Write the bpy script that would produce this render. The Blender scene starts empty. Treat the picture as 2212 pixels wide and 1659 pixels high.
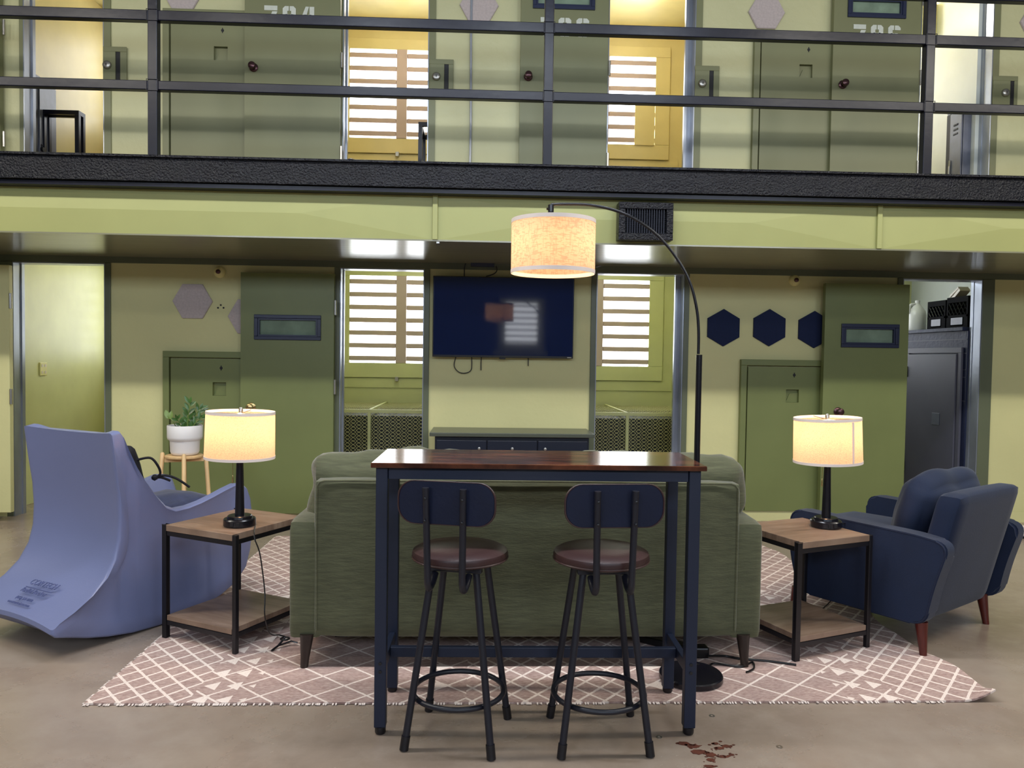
import bpy, bmesh, math, random
from mathutils import Vector, Matrix, noise
random.seed(7)
R = math.radians
SC = bpy.context.scene
COL = SC.collection

# ------------------------------------------------------------------ camera
W, H, F = 2212.0, 1659.0, 1661.0
HC = 1.36
_p, _r, _y = R(1.944), R(.827), R(-2.276)
_right = Vector((math.cos(_y), math.sin(_y), 0)); _fwd = Vector((-math.sin(_y), math.cos(_y), 0)); _up = Vector((0, 0, 1))
_f = _fwd*math.cos(_p) - _up*math.sin(_p); _u = _up*math.cos(_p) + _fwd*math.sin(_p)
_a = _right*math.cos(_r) + _u*math.sin(_r); _b = _u*math.cos(_r) - _right*math.sin(_r)
cam = bpy.data.objects.new('camera', bpy.data.cameras.new('camera'))
COL.objects.link(cam)
cam.data.sensor_width = 36; cam.data.lens = 36*F/W; cam.data.clip_start = .05
cam.matrix_world = Matrix.Translation((0, 0, HC)) @ Matrix((_a, _b, -_f)).transposed().to_4x4()
SC.camera = cam

def at(px, py, Y):
    "point of the plane y=Y seen at this place of the photograph"
    d = _a*((px-W/2)/F) - _b*((py-H/2)/F) + _f
    t = Y/d.y
    return Vector((d.x*t, Y, HC+d.z*t))
def atx(px, py, X):
    d = _a*((px-W/2)/F) - _b*((py-H/2)/F) + _f
    t = X/d.x
    return Vector((X, d.y*t, HC+d.z*t))

# ------------------------------------------------------------------ world, exposure
SC.view_settings.view_transform = 'Standard'
SC.view_settings.look = 'None'
SC.view_settings.gamma = 1
SC.view_settings.use_curve_mapping = False
SC.view_settings.exposure = 0.6
SC.cycles.use_denoising = True
SC.cycles.max_bounces = 8
SC.cycles.sample_clamp_indirect = 6
wd = bpy.data.worlds.new('world'); SC.world = wd; wd.use_nodes = True
wd.node_tree.nodes['Background'].inputs[0].default_value = (.6, .7, 1, 1)
wd.node_tree.nodes['Background'].inputs[1].default_value = .25

# ------------------------------------------------------------------ lights of the hall
def area(name, loc, size, power, color, target=None, rot=None):
    l = bpy.data.lights.new(name, 'AREA'); l.shape = 'RECTANGLE'; l.size, l.size_y = size
    l.energy = power; l.color = color
    o = bpy.data.objects.new(name, l); COL.objects.link(o); o.location = loc
    if target is not None:
        o.rotation_euler = (Vector(target)-Vector(loc)).to_track_quat('-Z', 'Y').to_euler()
    return o
def point(name, loc, power, color, r=.04):
    l = bpy.data.lights.new(name, 'POINT'); l.energy = power; l.color = color; l.shadow_soft_size = r
    o = bpy.data.objects.new(name, l); COL.objects.link(o); o.location = loc
    return o
WARM = (1, .94, .82)
COOL = (.80, .89, 1)
# a row of hanging tube lamps in front of the balcony, above the picture
for x in (-6.2, -4.9, -3.6, -2.3, -1.0, .3, 1.6, 2.9, 4.2, 5.5, 6.8):
    point('hall_and_fill_lamp', (x, 2.87, 4.28), 27, COOL if -2 < x < 2 else WARM, .16)
for x, c_ in ((-4.6, WARM), (-.0, (.88, .93, 1)), (4.6, WARM)):
    area('floor_fill_light', (x, 2.87, 4.2), (3.6, .16), 62, c_, (x, 2.871, 0))  # added downward fill along the lamp row, brightens the floor
for x in (-5, -3, -1, 1, 3, 5, 7):  # weaker second row, added as fill for the floor and lower wall
    point('hall_and_fill_lamp', (x, -.4, 4.28), 15, WARM, .16)
# added cool fill behind the viewer, with no window at that height
for x in (-4.0, .4, 4.8):
    area('rear_fill_light', (x, -4.9, 3.9), (2.6, 1.0), 85, (.74, .85, 1), (x*.8, 6.0, 1.2))

# ------------------------------------------------------------------ materials
def srgb(r, g, b):
    f = lambda c: (c/255/12.92 if c/255 <= .04045 else ((c/255+.055)/1.055)**2.4)
    return (f(r), f(g), f(b), 1)
class NT:
    def __init__(s, name):
        s.m = bpy.data.materials.new(name); s.m.use_nodes = True
        s.t = s.m.node_tree; s.n = s.t.nodes; s.b = s.n['Principled BSDF']
        s.co = s.n.new('ShaderNodeTexCoord')
    def new(s, kind, **kw):
        n = s.n.new(kind)
        for k, v in kw.items(): setattr(n, k, v)
        return n
    def link(s, a, b): s.t.links.new(a, b)
    def noise(s, scale, detail=4, vec=(1, 1, 1), rough=.5, dist=0):
        mp = s.new('ShaderNodeMapping'); mp.inputs['Scale'].default_value = vec
        s.link(s.co.outputs['Object'], mp.inputs['Vector'])
        n = s.new('ShaderNodeTexNoise'); n.inputs['Scale'].default_value = scale
        n.inputs['Detail'].default_value = detail; n.inputs['Roughness'].default_value = rough
        n.inputs['Distortion'].default_value = dist
        s.link(mp.outputs[0], n.inputs['Vector'])
        return n.outputs['Fac']
    def ramp(s, fac, stops):
        r = s.new('ShaderNodeValToRGB'); e = r.color_ramp.elements
        e[0].position, e[0].color = stops[0]; e[1].position, e[1].color = stops[-1]
        for p, c in stops[1:-1]:
            q = e.new(p); q.color = c
        s.link(fac, r.inputs[0]); return r.outputs[0]
    def math(s, op, a, b=None, c=None):
        n = s.new('ShaderNodeMath', operation=op)
        for i, v in enumerate((a, b, c)):
            if v is None: continue
            if isinstance(v, (int, float)): n.inputs[i].default_value = v
            else: s.link(v, n.inputs[i])
        return n.outputs[0]
    def mix(s, f, a, b):
        n = s.new('ShaderNodeMix', data_type='RGBA')
        for i, v in ((0, f), (6, a), (7, b)):
            if isinstance(v, (int, float)): n.inputs[i].default_value = v
            elif isinstance(v, tuple): n.inputs[i].default_value = v
            else: s.link(v, n.inputs[i])
        return n.outputs[2]
    def bump(s, fac, strength, dist=.01):
        b = s.new('ShaderNodeBump'); b.inputs['Strength'].default_value = strength; b.inputs['Distance'].default_value = dist
        s.link(fac, b.inputs['Height']); s.link(b.outputs[0], s.b.inputs['Normal'])
def paint(name, col, rough=.5, metal=0, var=.08, vs=3, bump=.15, bs=60, bd=.002, sheen=0, vec=(1, 1, 1), bvec=None, spec=.5, coat=0):
    t = NT(name); f = t.noise(vs, 5, vec)
    d = tuple(max(0, c*(1-var)) for c in col[:3])+(1,); l = tuple(min(1, c*(1+var)) for c in col[:3])+(1,)
    t.link(t.ramp(f, [(.3, d), (.7, l)]), t.b.inputs['Base Color'])
    t.b.inputs['Roughness'].default_value = rough; t.b.inputs['Metallic'].default_value = metal
    t.b.inputs['Specular IOR Level'].default_value = spec
    t.b.inputs['Coat Weight'].default_value = coat; t.b.inputs['Coat Roughness'].default_value = .15
    if sheen:
        t.b.inputs['Sheen Weight'].default_value = sheen; t.b.inputs['Sheen Roughness'].default_value = .4
    if bump: t.bump(t.noise(bs, 4, bvec or (1, 1, 1)), bump, bd)
    return t.m
def emit(name, col, s, tex=None):
    t = NT(name); t.b.inputs['Base Color'].default_value = col
    t.b.inputs['Emission Color'].default_value = col; t.b.inputs['Emission Strength'].default_value = s
    t.b.inputs['Roughness'].default_value = .3
    return t.m
M = {}
M['wall'] = paint('pale_green_wall_paint', srgb(202, 198, 144), .55, var=.05, vs=1.5, bump=.35, bs=25, bd=.004)
M['far'] = paint('dim_hall_paint', srgb(104, 108, 112), .7, var=.05, bump=0)
M['wall_up'] = paint('pale_green_rough_wall_paint', srgb(190, 188, 146), .45, var=.05, vs=2, bump=.6, bs=14, bd=.008)
M['green'] = paint('olive_green_steel_paint', srgb(110, 118, 70), .42, var=.07, vs=2, bump=.12, bs=40)
M['green_up'] = paint('grey_olive_steel_paint', srgb(116, 118, 84), .42, var=.07, vs=2, bump=.12, bs=40)
M['header'] = paint('dark_olive_header_paint', srgb(92, 98, 76), .4, var=.06, bump=.2, bs=18, bd=.004)
M['duct'] = paint('pale_green_duct_paint', srgb(158, 160, 102), .5, var=.03, bump=.1, bs=12, bd=.004)
M['soffit'] = paint('dark_glossy_soffit_paint', srgb(128, 126, 104), .3, var=.08, bump=.25, bs=3, bd=.01, vec=(1, 6, 1), bvec=(.3, 5, 1), coat=.3)
M['black'] = paint('veil_tinted_black_enamel', srgb(9, 11, 28), .32, spec=.3, var=.15, bump=.25, bs=25, bd=.003, vs=8)  # black enamel; the blue tint imitates a lens veil
M['channel'] = paint('black_thick_enamel', srgb(7, 8, 18), .24, spec=.3, var=.2, bump=1, bs=70, bd=.012, vs=10)
M['steel'] = paint('worn_steel_jamb', srgb(150, 156, 168), .3, metal=.55, var=.2, vs=5, vec=(1, 1, .4), bump=.1)
M['lime'] = paint('lime_cell_paint', srgb(204, 206, 152), .4, var=.06, bump=.25, bs=10, bd=.006)
M['yellow'] = paint('yellow_cell_paint', srgb(222, 206, 146), .4, var=.06, bump=.25, bs=10, bd=.006)
M['cream'] = paint('cream_ceiling_paint', srgb(226, 214, 150), .35, var=.08, bump=.3, bs=8, bd=.006)
M['white_wall'] = paint('white_cell_paint', srgb(205, 210, 205), .4, var=.05, bump=.25, bs=10, bd=.006)
M['slat'] = paint('window_slat_paint', srgb(190, 170, 165), .5, var=.05, bump=0)
M['frost'] = emit('daylit_frosted_glass', (.90, .95, 1, 1), 4.8)
M['navy_frame'] = paint('dark_blue_window_frame', srgb(26, 34, 62), .35, bump=.2)
def glassm(name, col, rough=.1, alpha=.75):
    t = NT(name); t.b.inputs['Base Color'].default_value = col; t.b.inputs['Roughness'].default_value = rough
    t.b.inputs['Transmission Weight'].default_value = alpha; t.b.inputs['IOR'].default_value = 1.3
    return t.m
M['glass'] = paint('green_wired_glass', srgb(120, 138, 120), .08, var=.25, vs=6, bump=.05)
M['stencil'] = paint('pale_stencil_paint', srgb(196, 200, 190), .6, var=.08, vs=20, bump=0)
M['bronze'] = paint('bronze_knob', srgb(86, 60, 62), .25, metal=.8, var=.1, bump=0)
M['brass'] = paint('brass_knob', srgb(190, 165, 115), .25, metal=.9, var=.1, bump=0)
M['nickel'] = paint('nickel', srgb(175, 172, 165), .3, metal=.9, var=.05, bump=0)
M['dark'] = paint('near_black', srgb(12, 12, 18), .6, bump=0)
M['felt_pink'] = paint('grey_pink_felt', srgb(178, 166, 164), .9, var=.08, vs=60, bump=.3, bs=200, sheen=.2)
M['felt_navy'] = paint('navy_felt', srgb(10, 26, 62), .9, var=.1, vs=60, bump=.3, bs=200, sheen=.1)
M['tvs'] = paint('tv_screen_glass', srgb(13, 29, 72), .045, var=.02, bump=0, spec=.6)  # navy in the base stands in for blue lens flare
M['tvb'] = paint('tv_bezel', srgb(8, 9, 16), .3, bump=0)
M['console'] = paint('black_console_paint', srgb(16, 22, 38), .35, bump=.05)
M['console_top'] = paint('grey_green_console_top', srgb(74, 78, 68), .3, bump=.05)
M['table_metal'] = paint('veil_tinted_powder_coat', srgb(17, 28, 52), .5, var=.06, bump=.1, bs=200)  # near-black coat, with the lens veil put in as a blue tint
M['stool_metal'] = paint('charcoal_powder_coat', srgb(20, 22, 34), .4, var=.1, bump=.1, bs=150)
M['leather'] = paint('dark_brown_leatherette', srgb(56, 34, 34), .42, var=.12, vs=12, bump=.3, bs=90, bd=.002)
M['leather_back'] = paint('blue_black_leatherette', srgb(15, 23, 48), .55, spec=.3, var=.1, vs=12, bump=.3, bs=90, bd=.002)
M['blackm'] = paint('black_lamp_metal', srgb(16, 16, 24), .25, var=.1, bump=0)
M['frame_black'] = paint('black_table_frame', srgb(14, 13, 20), .4, bump=.05)
M['plastic'] = paint('slate_blue_moulded_plastic', srgb(112, 120, 158), .36, var=.03, vs=2, bump=.25, bs=160, bd=.001)
M['denim'] = paint('navy_denim', srgb(40, 48, 80), .85, var=.25, vs=30, bump=.4, bs=120, sheen=.3)
M['black_cloth'] = paint('black_cloth', srgb(12, 12, 22), .8, bump=.3, bs=120)
M['pot'] = paint('white_ceramic', srgb(226, 222, 220), .45, var=.03, bump=.05)
M['soil'] = paint('dark_soil', srgb(40, 30, 24), .9, var=.3, vs=40, bump=.6, bs=80)
M['leaf'] = paint('glossy_green_leaf', srgb(64, 96, 44), .3, var=.35, vs=14, bump=.1)
M['leaf2'] = paint('young_leaf', srgb(110, 132, 66), .35, var=.2, vs=14, bump=.1)
M['birch'] = paint('pale_bamboo', srgb(222, 186, 134), .45, var=.08, vs=6, vec=(8, 8, 1), bump=.05)
M['velvet'] = paint('olive_chenille', srgb(82, 84, 60), .85, var=.22, vs=10, vec=(1.2, 1.2, 11), bump=.35, bs=60, bvec=(1, 1, 4), bd=.003, sheen=.35)
M['navy_cloth'] = paint('navy_woven_cloth', srgb(9, 27, 56), .85, var=.1, vs=8, bump=.3, bs=220, bd=.002, sheen=.15)
M['piping'] = paint('dark_navy_piping', srgb(12, 24, 52), .8, bump=0)
M['cherry'] = paint('dark_cherry_wood', srgb(84, 30, 24), .25, var=.2, vs=8, vec=(6, 6, 1), bump=.05)
M['espresso'] = paint('espresso_wood', srgb(36, 27, 24), .35, var=.2, vs=8, vec=(6, 6, 1), bump=.05)
M['trim_cloth'] = paint('cream_shade_trim', srgb(232, 218, 210), .8, bump=.1)
M['crate'] = paint('black_crate_plastic', srgb(7, 7, 12), .8, bump=0, spec=.08)
M['crate_gloss'] = paint('glossy_black_plastic', srgb(30, 32, 44), .2, bump=0)  # lighter, glossier copy of the crate plastic, standing in for lattice highlights
M['jug'] = paint('milky_jug_plastic', srgb(215, 215, 212), .35, var=.05, bump=.05)
M['block'] = paint('dark_blue_block_paint', srgb(34, 40, 64), .5, spec=.2, var=.15, bump=.6, bs=30, bd=.006)
M['hatch'] = paint('grey_hatch_paint', srgb(84, 84, 96), .5, spec=.25, var=.06, bump=.15)
M['locker'] = paint('grey_blue_locker', srgb(92, 96, 112), .35, var=.15, bump=.15, vs=9)
M['cage_backing'] = paint('dark_teal_backing', srgb(14, 26, 28), .5, var=.3, vs=5, bump=.1)
M['cord'] = paint('black_cord', srgb(10, 10, 14), .4, bump=0)
M['ivory'] = paint('ivory_plate', srgb(220, 214, 150), .4, bump=0)
M['pale'] = paint('pale_plastic', srgb(214, 204, 196), .3, var=.05, bump=0)
M['orange'] = paint('rust_poster', srgb(170, 100, 70), .7, bump=0)
M['rail_grey'] = paint('silver_conduit', srgb(150, 155, 165), .35, metal=.3, bump=0)

def shade_mat(name, col, strength, weave):
    t = NT(name)
    f = t.noise(weave, 3, (1, 1, 4)); g = t.noise(weave, 3, (3.5, 3.5, .8))
    w = t.math('MULTIPLY', t.ramp(f, [(.40, (.35, .35, .35, 1)), (.5, (1, 1, 1, 1))]), t.ramp(g, [(.4, (.55, .55, .55, 1)), (.47, (1, 1, 1, 1))]))
    c = t.mix(w, tuple(x*.62 for x in col[:3])+(1,), col)
    t.link(c, t.b.inputs['Base Color']); t.b.inputs['Roughness'].default_value = .85
    tr = t.new('ShaderNodeBsdfTranslucent'); t.link(c, tr.inputs['Color'])
    mx = t.new('ShaderNodeMixShader'); mx.inputs[0].default_value = strength
    t.link(t.b.outputs[0], mx.inputs[1]); t.link(tr.outputs[0], mx.inputs[2])
    out = t.n['Material Output']; t.link(mx.outputs[0], out.inputs['Surface'])
    return t.m
M['shade'] = shade_mat('cream_linen_shade', (.95, .70, .52, 1), .55, 160)
M['shade_arc'] = shade_mat('oatmeal_linen_shade', (.72, .52, .38, 1), .5, 42)
M['bulb'] = emit('warm_bulb', (1, .72, .38, 1), 25)
M['lamp_glow'] = emit('yellow_cell_lamp', (1, .72, .3, 1), 30)

def wood(name, c1, c2, c3, rough, scale, vec):
    t = NT(name); f = t.noise(scale, 8, vec, .6, .6); g = t.noise(scale*7, 5, vec)
    a = t.ramp(f, [(.3, c1), (.5, c2), (.7, c3)])
    t.link(t.mix(t.math('MULTIPLY', g, .45), a, c1), t.b.inputs['Base Color'])
    t.b.inputs['Roughness'].default_value = rough
    t.bump(g, .1, .001); return t.m
M['oak'] = wood('oak_grain_board', srgb(104, 84, 70), srgb(140, 116, 98), srgb(158, 136, 118), .35, 2.2, (1.2, 9, 1))
M['rustic'] = wood('rustic_brown_board', srgb(16, 11, 12), srgb(74, 40, 28), srgb(126, 72, 48), .14, 3.2, (1.2, 5.5, 1))

def floor_mat():
    t = NT('polished_concrete'); a = t.noise(.9, 8, rough=.65, dist=.4); b = t.noise(5, 6, rough=.7)
    c = t.ramp(a, [(.28, srgb(126, 110, 98)), (.5, srgb(146, 130, 116)), (.74, srgb(162, 148, 134))])
    c = t.mix(t.ramp(b, [(.45, (0, 0, 0, 1)), (.75, (.35, .35, .35, 1))]), c, srgb(174, 162, 150))
    t.link(c, t.b.inputs['Base Color'])
    t.link(t.ramp(a, [(.3, (.2, .2, .2, 1)), (.7, (.34, .34, .34, 1))]), t.b.inputs['Roughness'])
    t.bump(b, .06, .002); return t.m
M['floor'] = floor_mat()

def rug_mat():
    t = NT('rug_weave'); s = t.new('ShaderNodeSeparateXYZ'); t.link(t.co.outputs['Object'], s.inputs[0])
    X, Y = s.outputs[0], s.outputs[1]
    jit = t.math('MULTIPLY', t.math('SUBTRACT', t.noise(70, 2), .5), .006)
    X2 = t.math('ADD', X, jit)
    def lattice(p, q, w, off=0):
        u = t.math('ADD', t.math('MULTIPLY', X2, 1/p), off); v = t.math('MULTIPLY', Y, 1/q)
        o = []
        for op in ('ADD', 'SUBTRACT'):
            fr = t.math('FRACT', t.math('ADD', t.math(op, u, v), 50))
            d = t.math('ABSOLUTE', t.math('SUBTRACT', fr, .5))
            o.append(t.math('LESS_THAN', d, w))
        return t.math('MAXIMUM', o[0], o[1]), o
    big, _ = lattice(.21, .19, .034)
    small, _ = lattice(.105, .12, .072)
    ax = t.math('ABSOLUTE', X)
    endz = t.math('GREATER_THAN', ax, 1.42)
    ctr = t.math('LESS_THAN', ax, .34)
    zone = t.math('MAXIMUM', endz, ctr)
    lines = t.math('ADD', t.math('MULTIPLY', zone, small), t.math('MULTIPLY', t.math('SUBTRACT', 1, zone), big))
    # triangle rows near both short ends
    fx = t.math('FRACT', t.math('ADD', t.math('MULTIPLY', Y, 1/.13), 40))
    tri = t.math('MULTIPLY', t.math('ABSOLUTE', t.math('SUBTRACT', fx, .5)), 2)
    band = t.math('FRACT', t.math('MULTIPLY', ax, 1/.09))
    inb = t.math('MULTIPLY', t.math('GREATER_THAN', ax, 1.2), t.math('LESS_THAN', ax, 1.42))
    tr = t.math('MULTIPLY', inb, t.math('LESS_THAN', t.math('ADD', tri, band), .62))
    # small medallions in a band either side of the middle
    mb = t.math('MULTIPLY', t.math('GREATER_THAN', ax, .34), t.math('LESS_THAN', ax, .62))
    mx_ = t.math('MULTIPLY', t.math('SUBTRACT', ax, .46), 16); my = t.math('MULTIPLY', t.math('SUBTRACT', t.math('FRACT', t.math('ADD', t.math('MULTIPLY', Y, 1/.19), 30)), .5), 5)
    med = t.math('MULTIPLY', mb, t.math('LESS_THAN', t.math('ADD', t.math('ABSOLUTE', mx_), t.math('ABSOLUTE', my)), .95))
    fac = t.math('MINIMUM', t.math('MAXIMUM', t.math('MAXIMUM', lines, tr), med), 1)
    fac = t.math('MULTIPLY', fac, t.ramp(t.noise(120, 2), [(.25, (.55, .55, .55, 1)), (.45, (1, 1, 1, 1))]))
    st = t.noise(60, 4, (1, 6, 1)); sp = t.noise(14, 3, (.6, 9, 1))
    base = t.ramp(st, [(.3, srgb(140, 112, 106)), (.5, srgb(178, 152, 144)), (.7, srgb(200, 178, 168))])
    base = t.mix(t.ramp(sp, [(.5, (0, 0, 0, 1)), (.7, (.5, .5, .5, 1))]), base, srgb(150, 118, 110))
    t.link(t.mix(fac, base, srgb(236, 220, 210)), t.b.inputs['Base Color'])
    t.b.inputs['Roughness'].default_value = .95
    t.bump(st, .6, .004); return t.m
M['rug'] = rug_mat()

# ------------------------------------------------------------------ mesh helpers
def obj(name, bm, mat, parent=None, smooth=False, loc=None, rot=None):
    me = bpy.data.meshes.new(name)
    bmesh.ops.recalc_face_normals(bm, faces=bm.faces)
    bm.to_mesh(me); bm.free()
    o = bpy.data.objects.new(name, me); COL.objects.link(o)
    for m in (mat if isinstance(mat, (list, tuple)) else [mat]): me.materials.append(m)
    if smooth:
        for p in me.polygons: p.use_smooth = True
        try: me.set_sharp_from_angle(angle=R(smooth if smooth is not True else 40))
        except Exception: pass
    if parent: o.parent = parent
    if loc: o.location = loc
    if rot: o.rotation_euler = rot
    return o
def thing(name, label, cat, loc=(0, 0, 0), rotz=0, group=None):
    o = bpy.data.objects.new(name, None); COL.objects.link(o); o.empty_display_size = .1
    o.location = loc; o.rotation_euler = (0, 0, rotz); o['label'] = label; o['category'] = cat
    if group: o['group'] = group
    return o
def tag(o, label, cat, group=None, kind=None):
    o['label'] = label; o['category'] = cat
    if group: o['group'] = group
    if kind: o['kind'] = kind
    return o
def struct(name, bm, m, parent=None, smooth=False, label=None):
    o = obj(name, bm, m, parent, smooth)
    if parent is None: o['kind'] = 'structure'
    if label: o['label'] = label
    return o
def dup(root):
    r = root.copy(); COL.objects.link(r)
    for ch in list(root.children):
        c = ch.copy(); COL.objects.link(c); c.parent = r; c.matrix_parent_inverse = ch.matrix_parent_inverse
        for g in list(ch.children):
            d = g.copy(); COL.objects.link(d); d.parent = c; d.matrix_parent_inverse = g.matrix_parent_inverse
    return r
def BM(): return bmesh.new()
def box(bm, lo, hi, bev=0, mat=None, seg=2):
    lo, hi = Vector(lo), Vector(hi)
    c = (lo+hi)/2; s = hi-lo
    r = bmesh.ops.create_cube(bm, size=1)
    for v in r['verts']: v.co = Vector((v.co.x*s.x, v.co.y*s.y, v.co.z*s.z))+c
    vs = r['verts']
    if bev:
        es = list({e for v in vs for e in v.link_edges})
        q = bmesh.ops.bevel(bm, geom=es, offset=bev, segments=seg, affect='EDGES', profile=.5)
        vs = q['verts']
    if mat is not None:
        for v in set(vs): v.co = mat @ v.co
    return bm
def frames(path):
    T = []
    for i in range(len(path)):
        a = path[max(0, i-1)]; b = path[min(len(path)-1, i+1)]; T.append((b-a).normalized())
    up = Vector((0, 0, 1)) if abs(T[0].z) < .9 else Vector((1, 0, 0))
    n = (up-T[0]*up.dot(T[0])).normalized(); N = [n]
    for i in range(1, len(T)):
        n = (N[-1]-T[i]*N[-1].dot(T[i])); n.normalize(); N.append(n)
    return T, N
def tube(bm, pts, r, seg=12, closed=False, cap=True):
    pts = [Vector(p) for p in pts]
    if closed:
        ring = pts; n = len(ring); T = [(ring[(i+1) % n]-ring[i-1]).normalized() for i in range(n)]
        c = sum(ring, Vector())/n; N = [(p-c).normalized() for p in ring]
    else: T, N = frames(pts)
    rr = r if isinstance(r, (list, tuple)) else [r]*len(pts)
    L = []
    for p, t, n, q in zip(pts, T, N, rr):
        b = t.cross(n)
        L.append([bm.verts.new(p+(n*math.cos(2*math.pi*k/seg)+b*math.sin(2*math.pi*k/seg))*q) for k in range(seg)])
    m = len(L)
    for i in range(m if closed else m-1):
        A, B = L[i], L[(i+1) % m]
        for k in range(seg): bm.faces.new((A[k], A[(k+1) % seg], B[(k+1) % seg], B[k]))
    if cap and not closed:
        bm.faces.new(L[0][::-1]); bm.faces.new(L[-1])
    return bm
def spline(pts, n=8):
    pts = [Vector(p) for p in pts]; out = []
    for i in range(len(pts)-1):
        p0 = pts[max(0, i-1)]; p1 = pts[i]; p2 = pts[i+1]; p3 = pts[min(len(pts)-1, i+2)]
        for k in range(n):
            t = k/n
            out.append(.5*((2*p1)+(p2-p0)*t+(2*p0-5*p1+4*p2-p3)*t*t+(3*p1-p0-3*p2+p3)*t**3))
    out.append(pts[-1]); return out
def lathe(bm, prof, seg=40, c=(0, 0, 0), cap=True, closed=False):
    c = Vector(c); L = []
    for r, z in prof:
        L.append([bm.verts.new(c+Vector((r*math.cos(2*math.pi*k/seg), r*math.sin(2*math.pi*k/seg), z))) for k in range(seg)])
    m = len(L)
    for i in range(m if closed else m-1):
        A, B = L[i], L[(i+1) % m]
        for k in range(seg): bm.faces.new((A[k], A[(k+1) % seg], B[(k+1) % seg], B[k]))
    if cap and not closed:
        bm.faces.new(L[0][::-1]); bm.faces.new(L[-1])
    return bm
def prism(bm, poly, d0, d1, axis='y', mat=None):
    "poly in the plane across the axis, extruded from d0 to d1"
    def P(a, b, d): return {'y': Vector((a, d, b)), 'z': Vector((a, b, d)), 'x': Vector((d, a, b))}[axis]
    A = [bm.verts.new(P(a, b, d0)) for a, b in poly]; B = [bm.verts.new(P(a, b, d1)) for a, b in poly]
    if mat is not None:
        for v in A+B: v.co = mat @ v.co
    n = len(poly)
    bm.faces.new(A[::-1]); bm.faces.new(B)
    for i in range(n): bm.faces.new((A[i], A[(i+1) % n], B[(i+1) % n], B[i]))
    return bm
def roundpoly(poly, r, n=4):
    out = []
    for i, p in enumerate(poly):
        p = Vector(p); a = Vector(poly[i-1]); c = Vector(poly[(i+1) % len(poly)])
        d1 = min(r, (a-p).length*.45); d2 = min(r, (c-p).length*.45)
        q1 = p+(a-p).normalized()*d1; q2 = p+(c-p).normalized()*d2
        for k in range(n+1):
            t = k/n; w = q1*(1-t)**2+p*2*t*(1-t)+q2*t*t; out.append((w.x, w.y))
    return out
def rrect(w, h, r, n=6, cx=0, cy=0):
    out = []
    for qx, qy, a0 in ((1, 1, 0), (-1, 1, 90), (-1, -1, 180), (1, -1, 270)):
        for k in range(n+1):
            a = R(a0+90*k/n); out.append((cx+qx*(w/2-r)+r*math.cos(a), cy+qy*(h/2-r)+r*math.sin(a)))
    return out
def soft(bm, size, r=.05, puff=(0, 0, 0), n=12, wr=0, seed=0, wscale=6, mat=None, shear=None):
    "an upholstered block: rounded, with its faces puffed out and lightly wrinkled"
    sx, sy, sz = [s/2 for s in size]; made = {}
    def vert(i, j, k):
        key = (i, j, k)
        if key in made: return made[key]
        a, b, c = [2*q/n-1 for q in key]
        p = Vector((a*sx, b*sy, c*sz))
        rr = min(r, sx, sy, sz)
        core = Vector((max(-sx+rr, min(sx-rr, p.x)), max(-sy+rr, min(sy-rr, p.y)), max(-sz+rr, min(sz-rr, p.z))))
        d = p-core
        if d.length > 1e-6: p = core+d.normalized()*rr
        p.x += math.copysign(1, a)*abs(a)**3*puff[0]*(1-b*b)*(1-c*c)
        p.y += math.copysign(1, b)*abs(b)**3*puff[1]*(1-a*a)*(1-c*c)
        p.z += math.copysign(1, c)*abs(c)**3*puff[2]*(1-a*a)*(1-b*b)
        if wr:
            q = p*wscale+Vector((seed*7.1, seed*3.3, seed))
            p += (p.normalized() if p.length else Vector((0, 0, 1)))*noise.noise(q)*wr
        if shear: p = shear(p)
        if mat is not None: p = mat @ p
        v = bm.verts.new(p); made[key] = v; return v
    for f in range(3):
        for s in (0, n):
            for i in range(n):
                for j in range(n):
                    q = []
                    for di, dj in ((0, 0), (1, 0), (1, 1), (0, 1)):
                        k = [0, 0, 0]; k[f] = s; k[(f+1) % 3] = i+di; k[(f+2) % 3] = j+dj
                        q.append(vert(*k))
                    bm.faces.new(q if s else q[::-1])
    return bm
def T(x, y, z): return Matrix.Translation((x, y, z))
def RZ(a): return Matrix.Rotation(a, 4, 'Z')
def RX(a): return Matrix.Rotation(a, 4, 'X')
def RY(a): return Matrix.Rotation(a, 4, 'Y')

YW = 6.45      # front face of the cell wall
YB = 8.5       # back wall of the cells
ZS = 2.15      # soffit under the balcony
ZF = 2.63      # upper walkway floor
ZC = 4.95      # ceiling of the upper cells
YR = 5.2       # railing
def X(px, py=600): return at(px, py, YW).x
def Z(px, py, Y=YW): return at(px, py, Y).z

# ------------------------------------------------------------------ the setting
b = BM(); box(b, (-9, -5.2, -.1), (9, 8.7, 0)); struct('floor', b, M['floor'])
b = BM(); box(b, (-9, -5.3, 6.8), (9, 8.7, 6.9)); struct('ceiling', b, M['far'])
b = BM(); box(b, (-9, -5.4, 0), (9, -5.2, 6.8)); struct('wall_rear', b, M['far'])
b = BM(); box(b, (-9.2, -5.2, 0), (-9, 8.7, 6.8)); struct('wall_left', b, M['far'])
b = BM(); box(b, (9, -5.2, 0), (9.2, 8.7, 6.8)); struct('wall_right', b, M['far'])
b = BM(); box(b, (-9, YB, 0), (9, YB+.2, ZF-.2)); struct('wall_cell_lower_back', b, M['lime'])
b = BM(); box(b, (-9, YB, ZF), (9, YB+.2, ZC+.2)); struct('wall_cell_upper_back', b, M['yellow'])

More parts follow.
